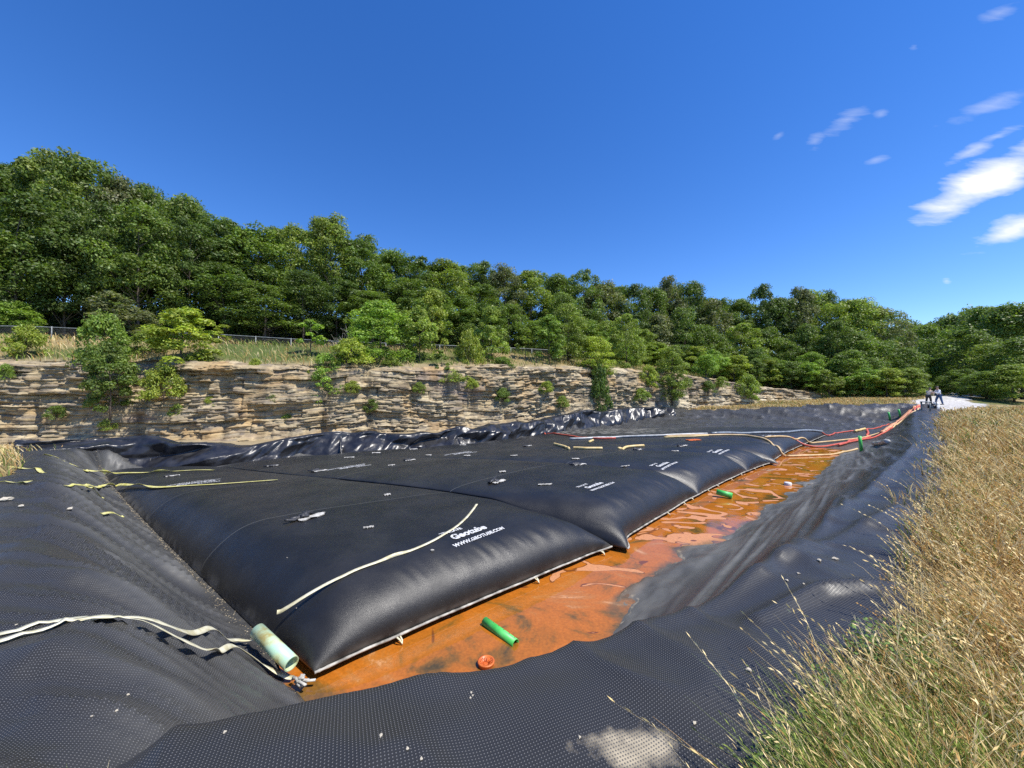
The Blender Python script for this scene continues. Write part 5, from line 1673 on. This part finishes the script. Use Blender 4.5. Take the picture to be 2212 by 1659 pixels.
for k, (px, py, a, b, lab) in enumerate(SCRAPS):
    o = rag_mesh(k + 90, a, b).build('cloth_scrap', M['cloth_pale'], None, True)
    o.location = hit(px, py); o.rotation_euler = (0, 0, 0.3 + random.uniform(-0.3, 0.3))
    tag(o, lab, 'scrap', 'pale scraps lying on the bags')
o = rag_mesh(700, 0.9, 0.5).build('orange_rag', M['orange'], None, True); o.location = hit(1497, 951); o.rotation_euler = (0, 0, 0.4)
tag(o, 'orange rag on the far bags beside the white pipe', 'rag')

# ------------------------------------------------------------------ stones on the liner and foam islands
def stone_mesh(seed):
    bm = bmesh.new(); bmesh.ops.create_icosphere(bm, subdivisions=2, radius=1.0)
    r = np.random.default_rng(seed)
    for v in bm.verts:
        n_ = v.co.normalized()
        k = 1 + 0.3 * math.sin(n_.x * 3 + seed) * math.cos(n_.y * 4 + seed * 2) + r.uniform(-0.09, 0.09)
        v.co = Vector((n_.x * k, n_.y * k * 0.75, n_.z * k * 0.5))
    me = bpy.data.meshes.new('stone'); bm.to_mesh(me); bm.free(); me.materials.append(M['stone'])
    return me
STM = [stone_mesh(k) for k in range(4)]
STONES = [(1617, 1449, 0.022, 'largest pale pebble on the liner before the tall grass'), (1500, 1563, 0.014, None), (1018, 1497, 0.01, None), (1021, 1503, 0.008, None), (1016, 1508, 0.009, None),
          (823, 1590, 0.013, 'lone yellowish pebble at the bottom of the near bank'), (276, 1502, 0.014, 'pebble on the left slope, upper of a close pair'), (252, 1536, 0.014, 'pebble on the left slope, lower of a close pair'),
          (485, 1583, 0.012, None), (12, 1082, 0.09, 'pale stone near the left edge of the liner'), (46, 1095, 0.05, None), (152, 1101, 0.06, None), (640, 1314, 0.01, None), (1804, 1209, 0.035, 'pale stone at the edge of the tall grass halfway up the bank'),
          (1770, 1212, 0.03, None), (1725, 1240, 0.02, None), (1736, 1262, 0.014, None), (1640, 1490, 0.013, None), (1642, 1600, 0.014, None), (620, 1205, 0.012, None), (880, 1618, 0.011, None),
          (35, 1350, 0.01, None), (198, 1548, 0.01, None), (910, 1640, 0.011, None), (1252, 1594, 0.011, None), (1700, 1255, 0.02, None)]
for k, (px, py, r, lab) in enumerate(STONES):
    o = link('stone', STM[k % 4]); o.location = hit(px, py) + np.array([0, 0, r * 0.3]); r *= 0.68; o.scale = (r, r, r); o.rotation_euler = (0, 0, random.random() * 6)
    tag(o, lab or 'tiny pale pebble lying loose on the black dimpled liner', 'stone', 'pale stones on the liner')
# crumbs of rock in the gap between the left slope and the nearest bag
mbv, mbf, nn0 = [], [], 0
base_s = np.array([v.co[:] for v in STM[0].vertices]); base_f = np.array([tuple(p.vertices) for p in STM[0].polygons])
r_ = np.random.default_rng(12)
for k in range(1500):
    f = r_.random()
    a = np.array([-2.25, 4.18]) * (1 - f) + np.array([-16.45, 14.8]) * f
    p = a + r_.normal(size=2) * np.array([0.07, 0.07])
    s_ = r_.uniform(0.003, 0.009) * (1 + 1.6 * f)
    z = float(liner_z(np.array([p[0]]), np.array([p[1]]))[0])
    mbv.append(base_s * s_ * np.array([1, 1, 0.7]) * r_.uniform(0.7, 1.3, 3) + np.array([p[0], p[1], z + s_ * 0.3])); mbf.append(base_f + nn0); nn0 += len(base_s)
o = link('rock_crumbs', make_mesh('rock_crumbs', np.concatenate(mbv), np.concatenate(mbf), M['crumb'], False))
tag(o, 'pale crumbs of rock in the gap between left slope and nearest bag', 'gravel', kind='stuff')

# white cap / bucket in the puddle edge
p = hit(1702, 1048)
mb = MB()
n = 20; t = np.arange(n) * 2 * math.pi / n
v = np.concatenate([np.stack([r * np.cos(t), r * np.sin(t), np.full(n, z)], 1) for r, z in ((0.11, 0), (0.115, 0.09), (0.1, 0.1), (0.0, 0.1))])
q = [(k * n + j, k * n + (j + 1) % n, (k + 1) * n + (j + 1) % n, (k + 1) * n + j) for k in range(3) for j in range(n)]
mb.add(v, q); o = mb.build('pipe_stopper', M['white_plastic'], None, False); o.location = p
tag(o, 'white plastic pipe stopper at the edge of the puddle', 'stopper')

# ------------------------------------------------------------------ pump table and the two workers
def tz(x, y): return float(terrain(np.array([x]), np.array([y]))[0])
tb = gp(2000, 890, 0.03)
root = empty('pump_table', tb, R(40))
tag(root, 'grey table at the top of the bank where the hoses end', 'table')
mb = MB(); mb.box((0, 0, 0.76), (1.15, 0.55, 0.05)); mb.build('table_top', M['galv'], root)
for sx in (-0.5, 0.5):
    for sy in (-0.22, 0.22):
        mb = MB(); mb.box((sx, sy, 0.36), (0.06, 0.06, 0.76)); mb.build('leg', M['galv'], root)
pm = gp(2014, 888, 0.03)
root = empty('pump', pm, R(40))
tag(root, 'black motor pump standing beside the table', 'pump')
mb = MB(); mb.box((0, 0, 0.3), (0.5, 0.4, 0.34)); mb.tube([(-0.1, 0, 0.45), (0.25, 0, 0.45)], 0.17, 12); mb.build('motor', M['black_metal'], root)
mb = MB()
for sx in (-0.28, 0.28):
    for sy in (-0.22, 0.22):
        mb.tube([(sx, sy, 0), (sx, sy, 0.75)], 0.022, 6)
for sy in (-0.22, 0.22): mb.tube([(-0.28, sy, 0.75), (0.28, sy, 0.75)], 0.022, 6)
mb.build('frame', M['black_metal'], root)
mb = MB(); mb.tube([(-0.36, 0, 0.3), (-0.2, 0, 0.3)], 0.08, 12); mb.build('inlet', M['galv'], root)
for k, (px, py, s_, lab) in enumerate(((2023, 886, 0.2, 'white bucket on the gravel by the workers'), (2022, 878, 0.22, 'white canister behind the bucket'))):
    p = gp(px, py, 0.1)
    root = empty('bucket', p)
    tag(root, lab, 'bucket')
    mb = MB(); v = np.concatenate([np.stack([r * np.cos(t), r * np.sin(t), np.full(n, z)], 1) for r, z in ((0.0, 0), (s_ * 0.75, 0), (s_ * 0.9, s_ * 1.9), (s_ * 0.84, s_ * 1.9), (s_ * 0.7, 0.03))])
    mb.add(v, [(a * n + j, a * n + (j + 1) % n, (a + 1) * n + (j + 1) % n, (a + 1) * n + j) for a in range(4) for j in range(n)])
    mb.build('pail', M['white_plastic'], root, False)
    mb = MB(); mb.tube([(s_ * 0.9 * math.cos(u), 0.02, s_ * 1.85 + s_ * 0.6 * math.sin(u)) for u in np.linspace(0, math.pi, 9)], 0.012, 5); mb.build('handle', M['galv'], root, True)

def skin_mesh(name, joints, bones, mat, parent, sub=2):
    me = bpy.data.meshes.new(name)
    names = list(joints)
    me.from_pydata([joints[k][0] for k in names], [(names.index(a), names.index(b)) for a, b in bones], [])
    o = link(name, me, parent)
    md = o.modifiers.new('Skin', 'SKIN')
    for i_, k in enumerate(names):
        rx_ = joints[k][1]
        sv_ = me.skin_vertices[0].data[i_]
        sv_.radius = (rx_, rx_) if np.isscalar(rx_) else rx_
        sv_.use_root = (i_ == 0)
    sm_ = o.modifiers.new('Subsurf', 'SUBSURF'); sm_.levels = sub; sm_.render_levels = sub
    dg = bpy.context.evaluated_depsgraph_get()
    bpy.context.view_layer.update()
    me2 = bpy.data.meshes.new_from_object(o.evaluated_get(bpy.context.evaluated_depsgraph_get()))
    o.modifiers.clear(); o.data = me2
    me2.materials.clear(); me2.materials.append(mat)
    me2.polygons.foreach_set('use_smooth', np.ones(len(me2.polygons), bool))
    return o

def person(loc, rz, label, shirt, legs, head, bend, arms, stride, scale=1.0):
    root = empty('person', loc, rz)
    root.scale = (scale,) * 3
    tag(root, label, 'person', 'workers on the bank')
    b = bend
    J = {'pelvis': ((0, 0, 0.95), 0.14), 'waist': ((0, b * 0.12, 1.1), 0.13), 'chest': ((0, b * 0.3, 1.32), (0.17, 0.12)), 'neck': ((0, b * 0.42, 1.49), 0.06), 'head0': ((0, b * 0.5, 1.58), 0.085), 'head1': ((0, b * 0.55 + 0.02, 1.7), 0.09), 'crown': ((0, b * 0.55, 1.77), 0.06)}
    bones = [('pelvis', 'waist'), ('waist', 'chest'), ('chest', 'neck'), ('neck', 'head0'), ('head0', 'head1'), ('head1', 'crown')]
    for s_, sd_ in (('l', -1), ('r', 1)):
        ex, ey, ez = arms[0 if sd_ < 0 else 1]
        J['sh' + s_] = ((sd_ * 0.19, b * 0.33, 1.4), 0.062)
        J['el' + s_] = ((sd_ * 0.26, b * 0.33 + ey * 0.4, 1.14), 0.045)
        J['wr' + s_] = ((sd_ * 0.2 + ex, b * 0.33 + ey, ez), 0.032)
        J['hd' + s_] = ((sd_ * 0.18 + ex, b * 0.33 + ey + 0.08, ez - 0.02), 0.035)
        J['fg' + s_] = ((sd_ * 0.165 + ex, b * 0.33 + ey + 0.16, ez - 0.04), 0.016)
        J['hp' + s_] = ((sd_ * 0.1, 0, 0.9), 0.1)
        J['kn' + s_] = ((sd_ * (0.11 + stride * 0.5), 0.03 + sd_ * stride, 0.5), 0.065)
        J['an' + s_] = ((sd_ * (0.12 + stride), sd_ * stride * 1.5, 0.09), 0.045)
        J['tp' + s_] = ((sd_ * (0.13 + stride), sd_ * stride * 1.5 + 0.17, 0.04), 0.035)
        bones += [('chest', 'sh' + s_), ('sh' + s_, 'el' + s_), ('el' + s_, 'wr' + s_), ('wr' + s_, 'hd' + s_), ('hd' + s_, 'fg' + s_), ('pelvis', 'hp' + s_), ('hp' + s_, 'kn' + s_), ('kn' + s_, 'an' + s_), ('an' + s_, 'tp' + s_)]
    skin_mesh('body', J, bones, M['skin'], root)
    def sub(keys, grow_):
        return {k: (J[k][0], tuple(np.array(J[k][1]) * 1.0 + grow_) if not np.isscalar(J[k][1]) else J[k][1] + grow_) for k in keys}
    ks = ['pelvis', 'waist', 'chest', 'shl', 'shr', 'ell', 'elr', 'wrl', 'wrr']
    JJ = sub(ks, 0.022)
    for s_ in 'lr':
        JJ['wr' + s_] = (tuple(np.array(J['el' + s_][0]) * 0.25 + np.array(J['wr' + s_][0]) * 0.75), 0.055)
    skin_mesh('shirt', JJ, [('pelvis', 'waist'), ('waist', 'chest'), ('chest', 'shl'), ('chest', 'shr'), ('shl', 'ell'), ('shr', 'elr'), ('ell', 'wrl'), ('elr', 'wrr')], shirt, root)
    JJ = sub(['pelvis', 'hpl', 'hpr', 'knl', 'knr', 'anl', 'anr'], 0.02)
    skin_mesh('trousers', JJ, [('pelvis', 'hpl'), ('pelvis', 'hpr'), ('hpl', 'knl'), ('hpr', 'knr'), ('knl', 'anl'), ('knr', 'anr')], legs, root)
    for s_ in 'lr':
        a_ = np.array(J['an' + s_][0]); t_ = np.array(J['tp' + s_][0])
        mb = MB(); mb.tube([a_ + (0, -0.07, -0.04), a_ + (0, 0, -0.03), (a_ + t_) / 2 - (0, 0, 0.015), t_ + (0, 0.03, 0)], [0.045, 0.055, 0.05, 0.035], 8); mb.build('boot', M['boot'], root, True)
    h1 = np.array(J['head1'][0])
    mb = MB()
    th = np.arange(14) * 2 * math.pi / 14
    prof_ = [(0.108, 0.0), (0.11, 0.04), (0.09, 0.09), (0.05, 0.115), (0.0, 0.12)]
    v = np.concatenate([np.stack([r * np.cos(th), r * np.sin(th) * 1.1, np.full(14, z)], 1) for r, z in prof_]) + h1 + np.array([0, -0.01, 0.0])
    mb.add(v, [(a * 14 + j, a * 14 + (j + 1) % 14, (a + 1) * 14 + (j + 1) % 14, (a + 1) * 14 + j) for a in range(4) for j in range(14)])
    if head == 'cap':
        mb.tube([h1 + (0, 0.08, 0.01), h1 + (0, 0.2, -0.01)], [0.085, 0.06], 8, True, 0.15)
        mb.build('cap', M['cap'], root, True)
    else:
        mb.build('hair', M['hair'], root, True)
    # face: nose, ears, eyes, mouth as small shapes on the skin
    mb = MB(); mb.tube([h1 + (0, 0.095, 0.01), h1 + (0, 0.125, -0.03)], [0.01, 0.018], 6)
    for sd_ in (-1, 1): mb.tube([h1 + (sd_ * 0.09, 0, 0.02), h1 + (sd_ * 0.1, -0.005, -0.03)], [0.02, 0.014], 6)
    mb.build('nose_and_ears', M['skin'], root, True)
    mb = MB()
    for sd_ in (-1, 1): mb.tube([h1 + (sd_ * 0.035, 0.088, 0.01), h1 + (sd_ * 0.035, 0.096, 0.01)], 0.009, 6)
    mb.tube([h1 + (-0.025, 0.09, -0.06), h1 + (0.025, 0.09, -0.06)], 0.006, 6)
    mb.build('eyes_and_mouth', M['hair'], root, True)
    return root
p1 = at(2006, 873, 38.0); p2 = at(2029, 875, 37.6)
person((p1[0], p1[1], tz(p1[0], p1[1]) + 0.09), R(-70), 'person in cream shirt, dark trousers and cap bending over the pump', M['shirt_cream'], M['trousers'], 'cap', 0.55, ((0.12, 0.42, 1.0), (-0.1, 0.45, 1.02)), 0.05)
person((p2[0], p2[1], tz(p2[0], p2[1]) + 0.09), R(75), 'person in white shirt and blue jeans leaning towards the other worker', M['shirt_white'], M['jeans'], 'hair', 0.25, ((0.1, 0.4, 1.2), (-0.05, 0.35, 1.08)), 0.09, 1.04)

# ------------------------------------------------------------------ grass
def blades(P, h, w, colr, seed, seed_heads=0.3, lean=0.35, wind=(-0.25, -0.05)):
    r = np.random.default_rng(seed); n = len(P)
    th = r.random(n) * 2 * math.pi
    side = np.stack([np.cos(th), np.sin(th), np.zeros(n)], 1)
    ln = r.normal(size=(n, 2)) * lean + np.array(wind)
    vs = []
    fr = [0, 0.4, 0.75, 1.0]; wf_ = [1.0, 0.85, 0.6, 0.12]
    head = r.random(n) < seed_heads
    for k, f in enumerate(fr):
        c = P + np.column_stack([ln * (h * f ** 2)[:, None], h * f * (1 - 0.18 * f)])
        ww = w * wf_[k] * np.where(head, [0.55, 0.55, 0.8, 0.35][k], 1.0)
        if k == 3: ww = ww
        vs += [c - side * ww[:, None], c + side * ww[:, None]]
    v = np.stack(vs, 1).reshape(-1, 3)
    i = np.arange(n)[:, None] * 8
    f = np.concatenate([i + np.array([0, 1, 3, 2]), i + np.array([2, 3, 5, 4]), i + np.array([4, 5, 7, 6])])
    col = np.repeat(colr, 8, 0)
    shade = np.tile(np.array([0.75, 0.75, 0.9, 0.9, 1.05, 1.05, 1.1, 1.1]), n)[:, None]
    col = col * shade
    # seed heads: small lens shapes along the top of some stems
    hi_ = np.where(head)[0]
    V2_, F2_, C2_ = [], [], []
    base = len(v)
    for j in range(8):
        f0 = 0.66 + 0.046 * j
        pos = P[hi_] + np.column_stack([ln[hi_] * (h[hi_] * f0 ** 2)[:, None], h[hi_] * f0 * (1 - 0.18 * f0)])
        d = np.column_stack([ln[hi_] * 2 * f0, np.ones(len(hi_)) * 0.7]) + r.normal(size=(len(hi_), 3)) * 0.25
        d /= np.linalg.norm(d, axis=1)[:, None]
        sd_ = np.cross(d, r.normal(size=d.shape)); sd_ /= np.linalg.norm(sd_, axis=1)[:, None]
        lng = (0.022 * h[hi_] + 0.002)[:, None]; wd_ = (w[hi_] * 1.25 + 0.0003)[:, None]
        q = np.stack([pos, pos + d * lng + sd_ * wd_, pos + d * lng * 2, pos + d * lng - sd_ * wd_], 1).reshape(-1, 3)
        V2_.append(q); F2_.append(np.arange(len(q)).reshape(-1, 4) + base); base += len(q)
        C2_.append(np.repeat(colr[hi_] * np.array([1.15, 1.1, 1.0]), 4, 0))
    return np.concatenate([v] + V2_), np.concatenate([f] + F2_), np.concatenate([col] + C2_)

STRAW = np.array([0.69, 0.53, 0.235]); BROWN = np.array([0.47, 0.29, 0.10]); GREEN = np.array([0.2, 0.26, 0.05]); PALE = np.array([0.80, 0.66, 0.36])
def grass_colors(n, seed, g):       # g: share of green per blade (array or number)
    r = np.random.default_rng(seed)
    u = r.random(n)
    col = np.where((u < 0.42)[:, None], STRAW, np.where((u < 0.76)[:, None], BROWN, PALE))
    isg = r.random(n) < g
    col = np.where(isg[:, None], GREEN * r.uniform(0.7, 1.4, n)[:, None], col)
    return col * r.uniform(0.75, 1.2, n)[:, None]

def in_poly(x, y, P):
    return poly_dist(x, y, np.array(P))[1]

r_ = np.random.default_rng(41)
EDGE = [(0.55, -1.0), (0.6, 0.9), (0.84, 1.4), (1.3, 1.82), (1.95, 2.2), (2.72, 2.75), (4.5, 4.35), (6.3, 5.85), (12.3, 10.95), (30.6, 26.8), (38, 30.5), (50, 37.5), (60, 44), (75, 40), (80, 0), (40, -5), (4, -3)]
n = 560000
ang = r_.uniform(R(-20), R(110), n)
rad = np.exp(r_.uniform(math.log(0.75), math.log(52), n))
gxp, gyp = rad * np.sin(ang), rad * np.cos(ang)
wob = 0.4 * (fbm(gxp * 1.3, gyp * 1.3, 150, 3) - 0.5) * (1 + 0.05 * rad)
m = in_poly(gxp + wob, gyp - wob, EDGE)
d_edge = poly_dist(gxp, gyp, np.array(EDGE))[0]
m &= r_.random(n) < (0.15 + 0.85 * sstep(0.0, 0.5, d_edge)) * (0.45 + 0.55 * sstep(0.3, 0.5, fbm(gxp * 1.7, gyp * 1.7, 151, 3)))
gxp, gyp, rad, d_edge = gxp[m], gyp[m], rad[m], d_edge[m]
n = len(gxp)
gz = terrain(gxp, gyp); tq, dq = pit_t(gxp, gyp)
gz = np.where(dq > -1.6, np.minimum(gz, liner_z(gxp, gyp, False)) - 0.05, gz)
patch = fbm(gxp * 0.7, gyp * 0.7, 160, 3)
h = (0.26 + 0.32 * r_.random(n) ** 1.3) * (0.7 + 0.6 * sstep(0.35, 0.65, patch)) * (0.65 + 0.35 * sstep(0, 0.6, d_edge))
w = (0.0006 + 0.00075 * rad) * r_.uniform(0.5, 1.4, n)
low = sstep(4.0, 1.3, rad)
gshare = np.clip(0.2 + 0.75 * low * sstep(0.3, 0.55, fbm(gxp * 1.1, gyp * 1.1, 163, 3)) + 0.35 * sstep(0.55, 0.7, fbm(gxp * 0.25, gyp * 0.25, 165, 3)), 0, 0.85)
colr = grass_colors(n, 42, gshare)
h = np.where((colr[:, 1] > colr[:, 0]), h * 0.8, h)
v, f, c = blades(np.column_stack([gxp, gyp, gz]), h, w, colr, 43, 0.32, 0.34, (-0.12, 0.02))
tg = link('tall_grass', make_mesh('tall_grass', v, f, M['grass'], False, col=c))
tag(tg, 'tall dry straw-coloured grass with seed heads along the right bank', 'grass', kind='stuff')

# taller arching stems with heavy pale seed heads
n = 1500
ang = r_.uniform(R(5), R(80), n); rad = np.exp(r_.uniform(math.log(0.95), math.log(7), n))
ax_, ay_ = rad * np.sin(ang), rad * np.cos(ang)
m = in_poly(ax_ - 0.12, ay_ + 0.1, EDGE); ax_, ay_, rad = ax_[m], ay_[m], rad[m]; n = len(ax_)
tq, dq = pit_t(ax_, ay_)
az_ = np.where(dq > -1.6, np.minimum(terrain(ax_, ay_), liner_z(ax_, ay_, False)), terrain(ax_, ay_)) - 0.05
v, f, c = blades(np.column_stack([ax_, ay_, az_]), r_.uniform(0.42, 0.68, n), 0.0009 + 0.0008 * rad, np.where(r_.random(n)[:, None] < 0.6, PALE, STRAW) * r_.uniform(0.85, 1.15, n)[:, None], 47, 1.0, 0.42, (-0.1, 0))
o = link('seeding_grass', make_mesh('seeding_grass', v, f, M['grass'], False, col=c))
tag(o, 'taller arching pale grass stems with seed heads in the right bank', 'grass', kind='stuff')

# broad-leaved weeds low in the near grass
n = 26000
wx_, wy_ = r_.uniform(0.75, 2.6, n), r_.uniform(0.6, 2.3, n)
m = in_poly(wx_, wy_, EDGE) & (fbm(wx_ * 1.6, wy_ * 1.6, 170, 3) > 0.42)
wx_, wy_ = wx_[m], wy_[m]; n = len(wx_)
P = np.column_stack([wx_, wy_, np.full(n, -0.02) + r_.uniform(0.02, 0.24, n)])
nr = np.column_stack([r_.normal(size=(n, 2)) * 0.5, np.ones(n)]); nr /= np.linalg.norm(nr, axis=1)[:, None]
a = np.cross(nr, r_.normal(size=(n, 3))); a /= np.linalg.norm(a, axis=1)[:, None]; b = np.cross(nr, a)
sz = r_.uniform(0.006, 0.018, n)[:, None]
v = np.stack([P - a * sz, P - a * sz * 0.3 + b * sz * 0.6, P + a * sz, P - a * sz * 0.3 - b * sz * 0.6], 1).reshape(-1, 3)
cc = np.array([0.13, 0.21, 0.05]) * r_.uniform(0.6, 1.5, n)[:, None]
wd_o = link('weeds', make_mesh('weeds', v, np.arange(4 * n).reshape(-1, 4), M['grass'], False, col=np.repeat(cc, 4, 0)))
tag(wd_o, 'small green leaves of weeds low among the near grass', 'weeds', kind='stuff')

def far_grass(name, label, npts, poly, hmin, hmax, wide, gfun, seed, zoff=-0.03):
    r = np.random.default_rng(seed)
    P = np.array(poly); lo, hi = P.min(0), P.max(0)
    x = r.uniform(lo[0], hi[0], npts); y = r.uniform(lo[1], hi[1], npts)
    m = in_poly(x, y, poly); x, y = x[m], y[m]; n = len(x)
    z = terrain(x, y) + zoff
    h = r.uniform(hmin, hmax, n); w = np.full(n, wide) * r.uniform(0.6, 1.4, n)
    col = grass_colors(n, seed + 1, gfun(x, y))
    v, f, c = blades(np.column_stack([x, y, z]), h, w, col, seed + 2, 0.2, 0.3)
    o = link(name, make_mesh(name, v, f, M['grass'], False, col=c))
    tag(o, label, 'grass', kind='stuff')

def along(d0, d1, i0, i1):          # strip behind the cliff line between two offsets
    a = [(CLIFF[i][0] - 0.36 * d0, CLIFF[i][1] + 0.93 * d0) for i in range(i0, i1)]
    b = [(CLIFF[i][0] - 0.36 * d1, CLIFF[i][1] + 0.93 * d1) for i in range(i0, i1)]
    return a + b[::-1]
far_grass('bank_grass', 'green and straw grass on the bank between the cliff and the fence', 60000, [(-50, 14.5)] + along(0.4, 10, 1, 9) + [(-50, 26)], 0.25, 0.7, 0.02,
          lambda x, y: np.clip(0.35 + 0.5 * sstep(0.4, 0.6, fbm(x * 0.3, y * 0.3, 180, 3)), 0, 0.9), 200)
far_grass('far_bank_grass', 'pale dry grass on the bank beyond the far end of the pit', 30000, [(19, 44.3), (42.3, 38.6), (48, 44), (60, 53), (52, 57), (36, 52.5), (27, 48.5), (19, 45)], 0.15, 0.45, 0.03,
          lambda x, y: 0.12 + 0.3 * sstep(50, 54, y), 210)
far_grass('left_grass', 'dry grass patch at the left end of the crumpled sheet', 26000, [(-10.2, 7.2), (-14.0, 10.7), (-16.9, 12.6), (-18.0, 16.2), (-25, 20), (-40, 15), (-30, 6), (-14, 3)], 0.2, 0.5, 0.012,
          lambda x, y: 0.12 + 0 * x, 220)
# dry stalks at the lower left corner
n = 60
x = r_.uniform(-2.0, -1.35, n); y = r_.uniform(0.95, 1.3, n)
v, f, c = blades(np.column_stack([x, y, liner_z(x, y)]), r_.uniform(0.15, 0.4, n), np.full(n, 0.003), grass_colors(n, 9, 0.05), 10, 0.3, 0.5)
o = link('dry_stalks', make_mesh('dry_stalks', v, f, M['grass'], False, col=c))
tag(o, 'few dry grass stalks at the lower left corner', 'grass', kind='stuff')
